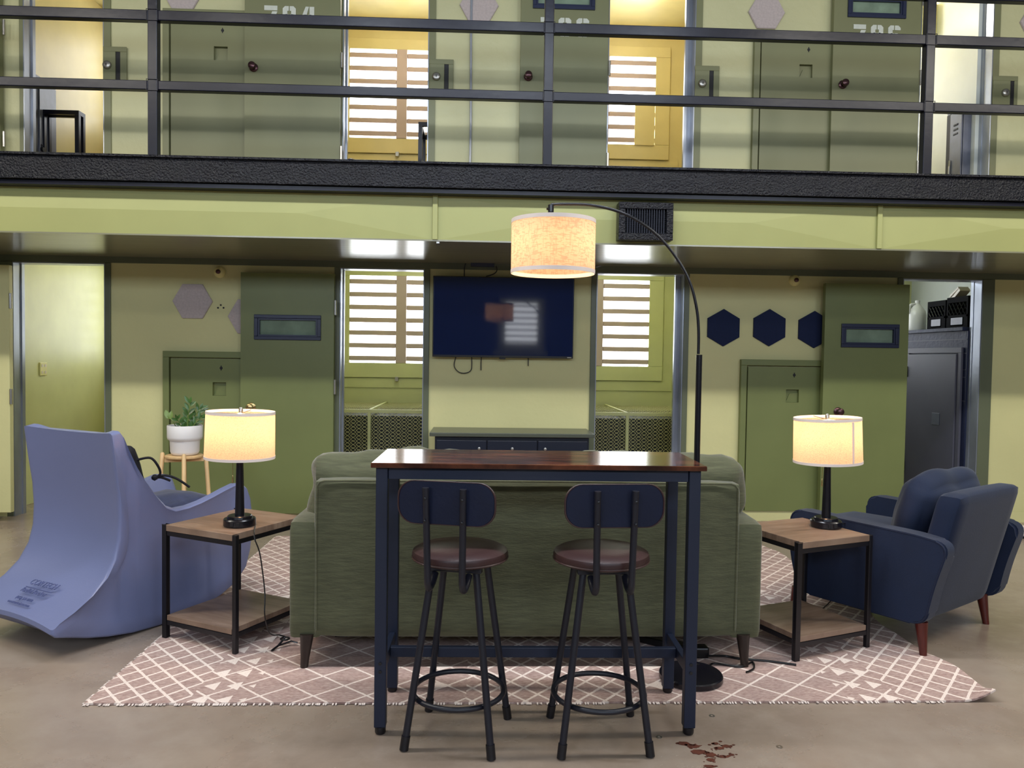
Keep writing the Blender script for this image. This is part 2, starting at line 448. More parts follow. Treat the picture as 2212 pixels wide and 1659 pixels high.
lo_open = [(X(28), X(228)), (X(735), X(917)), (X(1289), X(1478)), (X(1950), X(2122))]
up_open = [(at(52, 200, YW).x, at(226, 200, YW).x), (at(741, 200, YW).x, at(926, 200, YW).x),
           (at(1312, 200, YW).x, at(1500, 200, YW).x), (at(1984, 200, YW).x, at(2141, 200, YW).x)]
ZD = 2.085     # head of lower doorways
ZU = 4.72      # head of upper doorways
def wall_with(openings, z0, z1, zh, name, m, y0=YW, y1=YW+.12):
    b = BM(); xs = -9
    for a, c in openings:
        box(b, (xs, y0, z0), (a, y1, z1)); box(b, (a, y0, zh), (c, y1, z1)); xs = c
    box(b, (xs, y0, z0), (9, y1, z1)); return struct(name, b, m)
wall_with(lo_open, 0, ZS, ZD, 'wall_back', M['wall'])
wall_with(up_open, ZF, 6.8, ZU, 'wall_back_upper', M['wall_up'])
# dark header band and jamb strips of the ground floor
b = BM()
box(b, (-9, YW-.012, ZD+.005), (9, YW-.001, ZS-.005))
struct('trim_1', b, M['header'])
n = 2
for i, (a, c) in enumerate(lo_open):
    b = BM(); w = .045
    for x0, x1 in ((a-w-(.11 if i == 0 else 0), a), (c, c+w+(.06 if i == 3 else 0))):
        box(b, (x0, YW-.015, 0), (x1, YW-.0005, ZD+.004), .003)
    struct('trim_%d' % n, b, M['header']); n += 1
    b = BM()     # bare steel lining of the doorway
    box(b, (a, YW-.01, 0), (a+.008, YW+.13, ZD)); box(b, (c-.008, YW-.01, 0), (c, YW+.13, ZD)); box(b, (a+.008, YW-.01, ZD-.008), (c-.008, YW+.13, ZD))
    box(b, (a+.008, YW+.09, 0), (a+.018, YW+.13, ZD-.009)); box(b, (c-(.012, .012, .05, .012)[i], YW+.09, 0), (c-.008, YW+.13, ZD-.009))
    struct('trim_%d' % n, b, M['steel']); n += 1
for i, (a, c) in enumerate(up_open):
    b = BM(); w = .055
    box(b, (a-.03, YW-.012, ZF), (a, YW-.0005, ZU+.06)); box(b, (c, YW-.012, ZF), (c+w, YW-.0005, ZU+.06)); box(b, (a, YW-.012, ZU), (c, YW-.0005, ZU+.06))
    struct('trim_%d' % n, b, M['green_up']); n += 1
    b = BM()
    box(b, (a, YW-.01, ZF), (a+.008, YW+.13, ZU)); box(b, (c-.008, YW-.01, ZF), (c, YW+.13, ZU))
    box(b, (a+.008, YW+.09, ZF), (a+.02, YW+.13, ZU)); box(b, (c-(.012, .012, .06, .012)[i], YW+.09, ZF), (c-.008, YW+.13, ZU))
    struct('trim_%d' % n, b, M['steel']); n += 1
# baseboard
b = BM()
xs = -9
for a, c in lo_open:
    box(b, (xs, YW-.02, 0), (a-.05, YW-.0165, .09)); xs = c+.1
box(b, (xs, YW-.02, 0), (9, YW-.0165, .09))
struct('baseboard_back', b, M['wall'])

# balcony: slab, soffit, duct, steel channel
b = BM(); box(b, (-9, 5.26, ZF-.16), (9, YB+.2, ZF)); struct('floor_upper', b, M['soffit'])
b = BM(); box(b, (-9, 5.24, ZS-.01), (9, YW+.12, ZS)); struct('ceiling_under_balcony', b, M['soffit'])
b = BM(); box(b, (-9, YW+.1305, ZF-.19), (9, YB, ZF-.165)); struct('ceiling_lower_cells', b, M['lime'])
b = BM(); box(b, (-9, YW+.1305, ZC), (9, YB, ZC+.1)); struct('ceiling_upper_cells', b, M['cream'])
# duct panels, sheet metal folded slightly outward along the diagonals
duct = thing('air_duct', 'long pale green sheet metal duct boxed in under the black balcony edge', 'duct', (0, 5.25, ZS))
seams = [-9, -5.0, at(940, 470, 5.24).x, at(1900, 480, 5.24).x, 6.2, 9]
for x0, x1 in zip(seams, seams[1:]):
    b = BM(); z0, z1 = 0.0, ZF-.165-ZS
    P = [(x0+.004, 0, z0), (x1-.004, 0, z0), (x1-.004, 0, z1), (x0+.004, 0, z1)]
    v = [b.verts.new(p) for p in P]; q = [b.verts.new((p[0], .03, p[2])) for p in P]
    m1 = b.verts.new((x0+.9, -.016, (z0+z1)/2)); m2 = b.verts.new((x1-.9, -.016, (z0+z1)/2))
    b.faces.new((v[0], m1, v[3])); b.faces.new((v[1], v[2], m2)); b.faces.new((v[0], v[1], m2, m1)); b.faces.new((v[3], m1, m2, v[2]))
    b.faces.new(q[::-1])
    for i in range(4): b.faces.new((v[i], q[i], q[(i+1) % 4], v[(i+1) % 4]))
    obj('duct_panel', b, M['duct'], duct)
for x in seams[1:-1]:
    b = BM(); box(b, (x-.017, -.02, 0), (x+.017, -.001, ZF-.165-ZS), .003)
    obj('seam_strip', b, M['duct'], duct)
b = BM(); box(b, (seams[2]+.01, .0, -.022), (seams[2]+.03, .12, -.002)); obj('hanger_strap', b, M['nickel'], duct)
# channel
b = BM()
box(b, (-9, 5.13, 2.475), (9, 5.15, ZF+.01), .004); box(b, (-9, 5.11, ZF-.005), (9, 5.26, ZF+.012), .003)
struct('trim_edge_channel', b, M['channel'])
b = BM(); box(b, (-9, 5.155, 2.445), (9, 5.26, 2.47)); struct('trim_edge_flange', b, M['black'])

# railing
rail = thing('railing', 'black painted steel tube railing along the balcony edge', 'railing', (0, YR, ZF+.012))
px0 = [-4.77, at(333, 200, YR).x, at(1184, 200, YR).x, at(2003, 200, YR).x, 5.62]
for x in px0:
    b = BM(); box(b, (-.031, -.03, 0), (.031, .03, 1.235), .005); o = obj('post', b, M['black'], rail, loc=(x, 0, 0))
    for z in (.465, .915):
        w = BM(); tube(w, [(x-.036, -.034, z-.036), (x+.036, -.034, z-.036), (x+.036, -.034, z+.036), (x-.036, -.034, z+.036)], .003, 6, closed=True)
        obj('weld', w, M['black'], rail)
for z, h, y in ((.465, .03, 0), (.915, .033, 0), (1.22, .035, -.01)):
    b = BM()
    for x0, x1 in zip([-9]+px0, px0+[9]):
        box(b, (x0+.028 if x0 > -9 else x0, y-.028, z-h), (x1-.028 if x1 < 9 else x1, y+.028, z+h), .005)
    obj('rail', b, M['black'], rail)

# ------------------------------------------------------------------ cells
cellx = [(-4.0, -1.95), (-1.8, .40), (.55, 2.62), (2.77, 4.25)]
for i, (a, c) in enumerate(cellx):
    b = BM()
    box(b, (a-.1, YW+.1305, 0), (a, YB-.001, ZF-.195)); box(b, (c, YW+.1305, 0), (c+.05, YB-.001, ZF-.195) if i < 3 else (c+.1, YB-.001, 1.655))
    struct('wall_cell_lower_%d' % (i+1), b, M['lime'] if i < 3 else M['block'])
    b = BM()
    box(b, (a-.1, YW+.1305, ZF+.001), (a, YB-.001, ZC-.005)); box(b, (c, YW+.1305, ZF+.001), (c+.05, YB-.001, ZC-.005))
    struct('wall_cell_upper_%d' % (i+1), b, M['yellow'] if i in (1, 2) else M['white_wall'] if i == 3 else M['yellow'])
# recess above the low block wall of the storage cell
b = BM(); box(b, (4.82, YW+.1305, 1.0), (4.9, YB-.001, ZF-.195)); struct('wall_storage', b, M['white_wall'])
b = BM(); box(b, (4.351, YW+.1305, 1.0), (4.819, YB-.001, 1.655)); struct('wall_storage_infill', b, M['block'])
b = BM(); box(b, (4.225, YW+.17, 1.657), (4.81, YB-.002, 1.69), .004); struct('trim_ledge', b, M['block'])

def window(name, x0, z0, z1, cols, wallm, y=YB, face=-1, cover=None):
    "security window: steel surround, glowing frosted glass behind horizontal bars"
    w = bpy.data.objects.new(name, None); COL.objects.link(w); w.location = (0, y, 0); w['kind'] = 'structure'
    xs = x0; glass = BM(); slats = BM(); f = face
    xe = x0+sum(c[0] for c in cols)+.115*(len(cols)-1)
    def bx(bm, a, c, y0, y1, z_0, z_1, bev=0):
        box(bm, (a, min(f*y0, f*y1), z_0), (c, max(f*y0, f*y1), z_1), bev)
    fr = BM(); m = .16
    bx(fr, x0-m, xe+m, .002, .035, z1, z1+m*.7, .004); bx(fr, x0-m, xe+m, .002, .035, z0-m, z0, .004)
    bx(fr, x0-m, x0, .002, .035, z0+.001, z1-.001, .004); bx(fr, xe, xe+m, .002, .035, z0+.001, z1-.001, .004)
    bx(fr, x0-m*1.7, xe+m*1.7, .002, .014, z0-m*1.7, z0-m-.006, .003)
    obj('frame', fr, wallm, w)
    for k, (wd_, ) in enumerate(cols):
        bx(glass, xs, xs+wd_, .003, .008, z0, z1)
        zz = z1-.066
        while zz > z0+.02:
            bx(slats, xs, xs+wd_, .012, .034, zz-.027, zz+.027, .008); zz -= .139
        xs += wd_
        if k < len(cols)-1:
            mu = BM(); bx(mu, xs+.001, xs+.114, .002, .04, z0, z1, .004); obj('mullion', mu, M['slat'], w); xs += .115
    obj('glass', glass, M['frost'], w); obj('bars', slats, M['slat'], w)
    if cover: 
        c = BM(); bx(c, cover[0], cover[1], .036, .05, cover[2], cover[3], .003); obj('cover_plate', c, wallm, w)
    lt = BM(); bx(lt, x0+.5, x0+.54, .036, .07, z0-.2, z0-.15, .004); obj('latch', lt, M['nickel'], w)
    return w
zl0, zl1 = 1.285, 2.235
window('window_1', -3.85, zl0, zl1, [(.5,), (.5,)], M['lime'])
window('window_2', -1.446, zl0, zl1, [(.502,), (.5,)], M['lime'])
window('window_3', .72, zl0, zl1, [(.50,), (.51,)], M['lime'])
window('window_4', 3.0, zl0, zl1, [(.5,), (.5,)], M['lime'])
zu0, zu1 = 3.72, 4.67
window('window_5', -3.85, zu0, zu1, [(.5,), (.5,)], M['yellow'])
window('window_6', -1.463, zu0, zu1, [(.502,), (.5,)], M['yellow'])
window('window_7', .74, zu0, zu1, [(.50,), (.51,)], M['yellow'], cover=(1.64, 1.86, zu0-.01, 4.2))
window('window_8', 3.0, zu0, zu1, [(.5,), (.5,)], M['yellow'])
# window of the cell across the hall, seen mirrored in the television
window('window_9', .82, 1.33, 2.27, [(.74,)], M['lime'], y=-5.2, face=1)
# lamps in the upper cells; the lower cells get an added fill
for i, x in enumerate((-3.0, -.7, 1.5, 3.6)):
    point('upper_cell_lamp', (x, 7.5, 4.75), (2, 10, 10, 18)[i], (1, .92, .78), .1)
    point('lower_cell_fill', (x, 7.4, 2.3), (6, 7, 7, 9)[i], ((1, .9, .55), (1, .97, .85), (1, .97, .85), (.85, .92, 1))[i], .1)

# ------------------------------------------------------------------ doors
def stencil(parent, txt, x, z, h, y):
    "stencil numerals cut from bars, with the bridges of a real stencil"
    w = h*.70; t = h*.25; g = h*.05
    segs = {'7': ['t', 'diag'], '8': ['t', 'm', 'b', 'ul', 'ur', 'll', 'lr'], '4': ['m', 'ul4', 'ur', 'lr'],
            '5': ['t', 'm', 'b', 'ul', 'lr'], '6': ['t', 'm', 'b', 'ul', 'll', 'lr']}
    for k, ch in enumerate(txt):
        b = BM(); ox = x+(k-(len(txt)-1)/2)*h*.98-w/2; oz = z-h/2
        def q(*p): prism(b, [(ox+a, oz+c) for a, c in p], y-.003, y)
        c = t*.5
        for s in segs[ch]:
            hw = (w-g)/2
            if s in 'tmb':
                zz = {'t': h-t, 'm': (h-t)/2, 'b': 0}[s]
                if ch == '7': q((0, h-t), (w, h-t), (w, h), (0, h)); continue
                if s == 't': q((0, h-t), (hw, h-t), (hw, h), (c, h), (0, h-c)); q((w-hw, h-t), (w, h-t), (w, h-c), (w-c, h), (w-hw, h))
                elif s == 'b': q((c, 0), (hw, 0), (hw, t), (0, t), (0, c)); q((w-hw, 0), (w-c, 0), (w, c), (w, t), (w-hw, t))
                else: q((t*.6, zz), (hw, zz), (hw, zz+t*.8), (t*.6, zz+t*.8)); q((w-hw, zz), (w-t*.6, zz), (w-t*.6, zz+t*.8), (w-hw, zz+t*.8))
            elif s == 'diag': q((w*.2, 0), (w*.2+t, 0), (w, h-t-g), (w-t*1.1, h-t-g))
            elif s == 'ul': q((0, h/2+g), (t, h/2+g), (t, h-t), (0, h-t))
            elif s == 'ur': q((w-t, h/2+g), (w, h/2+g), (w, h-t if ch != '4' else h), (w-t, h-t if ch != '4' else h))
            elif s == 'll': q((0, t), (t, t), (t, h/2-g), (0, h/2-g))
            elif s == 'lr': q((w-t, t if ch != '4' else 0), (w, t if ch != '4' else 0), (w, h/2-g), (w-t, h/2-g))
            elif s == 'ul4': q((0, h*.38), (t, h*.38), (w*.6, h), (w*.6-t*.7, h))
        obj('numeral', b, M['stencil'], parent)
def cell_door(name, x0, x1, z0, z1, knob, kn_m, gl=None, num=None, m=None, y=None, hinges=(), label=None):
    y = YW-.075 if y is None else y
    d = bpy.data.objects.new(name, None); COL.objects.link(d); d['kind'] = 'structure'
    if label: d['label'] = label
    d.location = ((x0+x1)/2, y, z0); cx, cz = (x0+x1)/2, z0
    def bx(bm, a, c, y0, y1, z_0, z_1, bev=0): box(bm, (a-cx, y0-y, z_0-cz), (c-cx, y1-y, z_1-cz), bev)
    b = BM()
    if gl:
        ga, gc, gz0, gz1 = gl
        bx(b, x0, ga, y, y+.05, z0, z1); bx(b, gc, x1, y, y+.05, z0, z1)
        bx(b, ga, gc, y, y+.05, z0, gz0); bx(b, ga, gc, y, y+.05, gz1, z1)
    else: bx(b, x0, x1, y, y+.05, z0, z1, .004)
    obj('door_panel', b, m, d)
    if gl:
        b = BM(); t = .025
        for a, c, p, q in ((ga-t, gc+t, gz1-.004, gz1+t), (ga-t, gc+t, gz0-t, gz0+.004), (ga-t, ga+.004, gz0+.004, gz1-.004), (gc-.004, gc+t, gz0+.004, gz1-.004)):
            bx(b, a, c, y-.014, y+.012, p, q, .003)
        t2 = .018
        for a, c, p, q in ((ga, gc, gz1-t2, gz1), (ga, gc, gz0, gz0+t2), (ga, ga+t2, gz0+t2, gz1-t2), (gc-t2, gc, gz0+t2, gz1-t2)):
            bx(b, a, c, y-.004, y+.03, p, q)
        obj('window_frame', b, M['navy_frame'], d)
        b = BM(); bx(b, ga+.018, gc-.018, y+.02, y+.026, gz0+.018, gz1-.018); obj('window_pane', b, M['glass'], d)
    if knob:
        b = BM(); kx, kz = knob[0]-cx, knob[1]-cz
        mt = T(kx, 0, kz) @ RX(R(90))
        bb = BM(); lathe(bb, [(.034, 0), (.036, .004), (.03, .010), (.012, .013), (.011, .03), (.02, .036), (.029, .045), (.031, .055), (.026, .066), (.014, .071), (.001, .072)], 24)
        for v in bb.verts: v.co = mt @ v.co
        obj('knob', bb, kn_m, d, True); b.free()
    if num: stencil(d, num[0], num[1]-cx, num[2]-cz, num[3], -.0005)
    for hx, hz in hinges:
        b = BM(); tube(b, [(hx-cx, -.008, hz-cz-.06), (hx-cx, -.008, hz-cz+.06)], .011, 10); obj('hinge', b, M['nickel'], d, True)
    return d
def zz(px, py, Y=YW-.075): return at(px, py, Y)
# ground floor doors folded back
p = zz(520, 588); q = zz(722, 590); g0 = zz(556, 727); g1 = zz(687, 688); k = zz(543, 879)
cell_door('door_1', p.x, q.x, .05, p.z, (k.x, k.z), M['brass'], (g0.x, g1.x, g0.z, g1.z), None, M['green'], hinges=((q.x+.012, 1.75), (q.x+.012, 1.1), (q.x+.012, .4)),
          label='tall olive green cell door with narrow glass slot, folded back behind the left table lamp')
p = zz(1778, 613); q = zz(1958, 616); g0 = zz(1816, 744); g1 = zz(1928, 708); k = zz(1803, 888)
cell_door('door_2', p.x, q.x, .05, p.z, (k.x, k.z), M['bronze'], (g0.x, g1.x, g0.z, g1.z), None, M['green'], y=YW-.13, hinges=(),
          label='tall olive green cell door with narrow glass slot beside the storage cell')
# upper doors
def up(px, py): return at(px, py, YW-.075)
for nm, xa, xb, gy, gxa, gxb, kp, txt, tx in (('door_3', 528, 735, -12, 560, 690, (548, 146), '784', 625), ('door_4', 1123, 1312, 12, 1158, 1279, (1141, 166), '785', 1220), ('door_5', 1797, 1984, 31, 1838, 1951, (1820, 183), '786', 1894)):
    a, c = up(xa, 200).x, up(xb, 200).x
    g = up(gxa, gy).z; k = up(*kp); tz = up(tx, {625: 34, 1220: 59, 1894: 74}[tx])
    cell_door(nm, a, c, ZF+.02, 4.66, (k.x, k.z), M['bronze'], (up(gxa, 0).x, up(gxb, 0).x, g, g+.13), (txt, tz.x, tz.z, .15), M['green_up'], hinges=((c+.012, 3.0), (c+.012, 3.75), (c+.012, 4.4)),
              label='grey green upper cell door stencilled %s' % txt)
# doors beyond the left edge; the lower one's pale colour imitates bright light
b = None
d = cell_door('door_6', -4.5, -3.705, .08, 2.03, None, None, None, None, M['wall'], y=YW-.26, hinges=((-3.69, 1.75), (-3.69, 1.0)), label='door leaf coloured pale as if brightly lit at the far left edge, hinged beside the doorway')
d = cell_door('door_7', -4.9, at(12, 200, YW).x, ZF+.02, 4.66, None, None, None, None, M['green_up'], y=YW-.075, hinges=((at(22, 100, YW).x, 3.93), (at(22, 320, YW).x, 3.05)), label='upper cell door at the far left edge')
# low service hatches: frame, panel, finger pull, keyhole
def hatch(name, xa, xb, ztop, z0, pull, key, m, fm, label):
    d = bpy.data.objects.new(name, None); COL.objects.link(d); d['kind'] = 'structure'; d['label'] = label
    d.location = (xa, YW, z0); y = 0
    w = .05; top = ztop-z0; L = xb-xa
    b = BM(); box(b, (0, -.045, top-w), (L, -.0005, top), .003); box(b, (0, -.045, 0), (w, -.0005, top-w), .003); obj('frame', b, fm, d)
    x0 = w+.012; px_, pz = pull[0]-xa, pull[1]-z0; s = .055
    b = BM()
    zt = top-w-.012
    box(b, (x0, -.036, 0), (px_-s, -.001, zt)); box(b, (px_+s, -.036, 0), (L, -.001, zt))
    box(b, (px_-s, -.036, 0), (px_+s, -.001, pz-s)); box(b, (px_-s, -.036, pz+s), (px_+s, -.001, zt))
    obj('panel', b, m, d)
    b = BM(); box(b, (px_-s, -.004, pz-s), (px_+s, -.0005, pz+s))
    prism(b, [(px_-s+.001, pz-s+.001), (px_+s-.001, pz-s+.001), (px_+s-.001, pz+s*.5), (px_-s*.3, pz+s*.35), (px_-s*.7, pz-s*.6)], -.012, -.0045)
    obj('finger_pull', b, m, d)
    b = BM(); kx, kz = key[0]-xa, key[1]-z0
    lathe(b, [(.012, 0), (.012, .002)], 14)
    for v in b.verts: v.co = T(kx, -.0362, kz) @ RX(R(90)) @ v.co
    box(b, (kx-.003, -.040, kz-.02), (kx+.003, -.0365, kz+.02)); obj('keyhole', b, M['dark'], d)
    return d
a = at(356, 758, YW); e = X(530); pu = at(477, 840, YW); ke = at(481, 795, YW)
hatch('door_8', a.x, e, a.z, .09, (pu.x, pu.z), (ke.x, ke.z), M['green'], M['green'], 'low dark green service hatch behind the potted plant')
a = at(1598, 776, YW); e = at(1792, 800, YW).x; pu = at(1708, 855, YW); ke = at(1712, 810, YW)
hatch('door_9', a.x, e, a.z, .09, (pu.x, pu.z), (ke.x, ke.z), M['green'], M['green'], 'low dark green service hatch below the navy hexagons')
a = at(356, 200, YW).x; e = at(545, 200, YW).x; pu = at(480, 119, YW); ke = at(484, 70, YW)
hatch('door_10', a, e, 4.14, ZF+.03, (pu.x, pu.z), (ke.x, ke.z), M['green_up'], M['green_up'], 'upper grey green service hatch left of the door stencilled 784')
a = at(1624, 200, YW).x; e = at(1812, 200, YW).x; pu = at(1737, 157, YW); ke = at(1743, 111, YW)
hatch('door_11', a, e, 4.11, ZF+.03, (pu.x, pu.z), (ke.x, ke.z), M['green_up'], M['green_up'], 'upper grey green service hatch left of the door stencilled 786')
# lock plates beside the upper doorways
for i, (xa, xb, yt, kx, ky, sx) in enumerate(((225, 276, 102, 232, 143, 257), (928, 980, 129, 943, 168, 965), (1500, 1553, 143, 1515, 183, 1536), (2142, 2196, 165, 2167, 203, 2184))):
    a = at(xa, yt, YW); c = at(xb, yt, YW)
    wh = ('left end of the balcony', 'doorway right of door 784', 'doorway right of door 785', 'doorway right of door 786')[i]
    t = thing('lock_plate', 'grey green lock plate with round key cylinder at the '+wh, 'lock', (a.x, YW-.012, a.z), 0, 'lock plates beside the upper doorways')
    b = BM(); wdt = c.x-a.x; s = at(sx, yt, YW).x-a.x
    box(b, (.002, -.013, -.32), (s-.018, -.001, -.04), .003); box(b, (0, -.009, -.04), (wdt, -.001, 0), .002); box(b, (s+.018, -.009, -.32), (wdt, -.001, -.04), .002)
    obj('plate', b, M['green_up'], t)
    b = BM(); box(b, (s-.018, -.004, -.32), (s+.018, -.001, -.04)); obj('bolt_slot', b, M['dark'], t)
    k = at(kx, ky, YW); b = BM(); lathe(b, [(.034, 0), (.034, .012), (.03, .018), (.024, .022), (.001, .022)], 24)
    for v in b.verts: v.co = T(max(k.x-a.x, .037), -.013, k.z-a.z) @ RX(R(90)) @ v.co
    cy = obj('key_cylinder', b, M['nickel'], t, True)
    b = BM(); x_ = max(k.x-a.x, .037); box(b, (x_-.003, -.037, k.z-a.z-.012), (x_+.003, -.0352, k.z-a.z+.008)); obj('keyhole', b, M['dark'], cy)

# ------------------------------------------------------------------ things on the walls
def hexa(px, py, rad, flat, m, label, group, y=YW-.0005):
    c = at(px, py, YW); a0 = 0 if flat else 30
    poly = [(rad*math.cos(R(a0+60*k)), rad*math.sin(R(a0+60*k))) for k in range(6)]
    b = BM(); prism(b, poly, -.018, 0)
    es = [e for e in b.edges if abs(e.verts[0].co.y+.018) < 1e-5 and abs(e.verts[1].co.y+.018) < 1e-5]
    bmesh.ops.bevel(b, geom=es, offset=.004, segments=2, affect='EDGES')
    o = obj('hexagon_panel', b, m, loc=(c.x, y, c.z)); tag(o, label, 'wall panel', group)
G1, G2, G3 = 'grey pink felt hexagons downstairs', 'navy felt hexagons downstairs', 'grey pink felt hexagons upstairs'
hexa(417, 651, .162, True, M['felt_pink'], 'grey pink felt hexagon, whole, on the lower wall below the round sensor', G1)
hexa(536, 684, .162, True, M['felt_pink'], 'grey pink felt hexagon partly hidden behind the green cell door', G1)
hexa(1562, 708, .158, False, M['felt_navy'], 'navy felt hexagon nearest the arc lamp pole', G2)
hexa(1661, 708, .158, False, M['felt_navy'], 'navy felt hexagon in the middle of its row of three', G2)
hexa(1758, 712, .158, False, M['felt_navy'], 'navy felt hexagon tucked against the right cell door', G2)
hexa(395, -10, .15, True, M['felt_pink'], 'grey pink felt hexagon upstairs, left of door 784, cut by the top of the view', G3)
hexa(1035, 13, .16, True, M['felt_pink'], 'grey pink felt hexagon upstairs, crossed by a thin pipe', G3)
hexa(1655, 28, .155, True, M['felt_pink'], 'grey pink felt hexagon upstairs, left of door 786', G3)
hexa(2240, 50, .155, True, M['felt_pink'], 'grey pink felt hexagon upstairs, cut by the right edge of the view', G3)
# screw holes beside the first hexagon
b = BM()
for px, py in ((471, 665), (477, 659), (483, 665)):
    c = at(px, py, YW); bb = BM(); lathe(bb, [(.008, 0), (.008, .001)], 10)
    for v in bb.verts: v.co = T(c.x, YW-.0005, c.z) @ RX(R(90)) @ v.co
    me = bpy.data.meshes.new('t'); bb.to_mesh(me); b.from_mesh(me); bb.free()
o = obj('screw_hole', b, M['dark']); tag(o, 'three small dark anchor holes in the wall between the grey hexagons', 'wall holes', kind='stuff')
# round sensors
for px, py, lab in ((475, 588, 'round white ceiling height sensor above the grey hexagon'), (1716, 606, 'round pale sensor above the navy hexagons')):
    c = at(px, py, YW); t = thing('sensor', lab, 'sensor', (c.x, YW-.001, c.z), 0, 'round wall sensors')
    b = BM(); lathe(b, [(.048, 0), (.048, .008), (.038, .026), (.02, .034), (.001, .034)], 28)
    for v in b.verts: v.co = RX(R(90)) @ v.co
    obj('housing', b, M['ivory'], t, True)
    b = BM(); lathe(b, [(.018, .035), (.018, .05), (.008, .056), (.001, .056)], 20)
    for v in b.verts: v.co = RX(R(90)) @ v.co
    obj('lens', b, M['bronze'], t, True)
# vent grille on the duct
a = at(1337, 436, 5.14); c = at(1453, 520, 5.14)
t = thing('vent_grille', 'black square air grille on the pale green duct above the arc lamp', 'vent', ((a.x+c.x)/2, 5.231, c.z))
w, h = c.x-a.x, a.z-c.z; b = BM(); f_ = .045
for x0, x1, z0, z1 in ((-w/2, w/2, h-f_, h), (-w/2, w/2, 0, f_), (-w/2, -w/2+f_, f_, h-f_), (w/2-f_, w/2, f_, h-f_)):
    box(b, (x0, -.10, z0), (x1, 0, z1), .004)
obj('frame', b, M['channel'], t)
b = BM(); box(b, (-w/2+f_, -.03, f_), (w/2-f_, -.02, h-f_)); obj('backing', b, M['dark'], t)
b = BM(); k = 17
for i in range(1, k): x = -w/2+f_+(w-2*f_)*i/k; box(b, (x-.003, -.09, f_), (x+.003, -.07, h-f_))
for i in range(1, 13): z = f_+(h-2*f_)*i/13; box(b, (-w/2+f_, -.068, z-.002), (w/2-f_, -.06, z+.002))
obj('grille', b, M['black'], t)
# conduits
pts = [at(1288, 577, YW-.03), at(1305, 571, YW-.03), at(1335, 567, YW-.03), at(1700, 574, YW-.03), at(2230, 585, YW-.03), (7, YW-.03, at(2230, 585, YW-.03).z-.0)]
b = BM(); tube(b, pts, .007, 8); o = obj('conduit', b, M['rail_grey'], None, True); tag(o, 'thin silver conduit running along the dark header right of the arc lamp', 'pipe')
a = at(1015, 357, YW-.02)
b = BM(); tube(b, [(a.x, YW-.02, ZF), (a.x+.003, YW-.02, 3.3), (a.x-.004, YW-.02, 4.0), (a.x, YW-.02, 4.8)], .010, 8); o = obj('conduit', b, M['rail_grey'], None, True); tag(o, 'thin upright silver pipe on the upper wall left of door 785', 'pipe')
# outlet in the first cell
a = atx(92, 797, -4.0+.001); t = thing('outlet', 'ivory double wall outlet inside the leftmost lower cell', 'outlet', (-3.999, a.y, a.z))
b = BM(); box(b, (0, -.055, -.06), (.012, .055, .06), .004); obj('plate', b, M['ivory'], t)
for dy in (-.025, .025):
    for dz in (-.03, .03): b = BM(); box(b, (.0122, dy-.012, dz-.012), (.014, dy+.012, dz+.012)); obj('socket', b, M['pale'], t)

# television
a = at(936, 596, 6.37); c = at(1238, 775, 6.37)
t = thing('television', 'large black flat television mounted on the pale green wall', 'television', ((a.x+c.x)/2, 6.36, (a.z+c.z)/2))
t.rotation_euler = (R(-.9), 0, R(.7)); w, h = c.x-a.x, a.z-c.z
t.rotation_euler = (R(.9), 0, R(.7))
b = BM(); box(b, (-w/2, 0, -h/2), (w/2, .045, h/2), .004); obj('casing', b, M['tvb'], t)
b = BM(); box(b, (-w/2+.008, -.002, -h/2+.018), (w/2-.008, -.0005, h/2-.008)); obj('screen', b, M['tvs'], t)
b = BM(); box(b, (-.03, -.006, -h/2-.012), (.02, .012, -h/2+.004), .003); obj('sensor_bar', b, M['tvb'], t)
b = BM(); box(b, (w/2-.05, -.0035, -h/2+.006), (w/2-.015, -.0025, -h/2+.011)); obj('maker_mark', b, M['nickel'], t)
b = BM(); box(b, (-.2, .0455, -.15), (.2, .08, .15)); obj('wall_bracket', b, M['blackm'], t)
for nm, P, lab in (('cable', [(985, 770), (981, 790), (990, 803), (1005, 806), (1018, 798), (1019, 770)], 'black cable loop hanging below the television'),
                   ('cable', [(1040, 770), (1039, 785), (1039, 800)], 'short black cable end hanging just right of the loop under the television'),
                   ('cable', [(1141, 770), (1141, 782), (1141, 791)], 'short black cable stub below the middle right of the television'),
                   ('cable', [(1009, 560), (1004, 575), (1003, 590), (1003, 600)], 'thin dark cable dropping from the header to the television top'),
                   ('cable', [(1072, 575), (1073, 585), (1066, 592), (1050, 597)], 'thin dark cable curling below the black box over the television')):
    b = BM(); tube(b, spline([at(x, y, 6.43) for x, y in P], 6), .004, 6); o = obj(nm, b, M['cord'], None, True); tag(o, lab, 'cable', 'television cables')
a = at(1017, 557, 6.39); c = at(1068, 576, 6.39)
t = thing('media_box', 'small black box fixed to the header above the television', 'box', ((a.x+c.x)/2, 6.437, c.z))
w, h = c.x-a.x, a.z-c.z
b = BM(); box(b, (-w/2, -.045, 0), (w/2, 0, h), .003); obj('case', b, M['navy_frame'], t)
b = BM(); box(b, (0, -.047, h*.55), (.03, -.0455, h*.7)); obj('status_light', b, M['stencil'], t)
b = BM(); tube(b, [(w/2+.0005, -.02, h*.6), (w/2+.1, -.02, h*.58), (w/2+.25, -.02, h*.55)], .003, 6); obj('lead', b, M['rail_grey'], t)

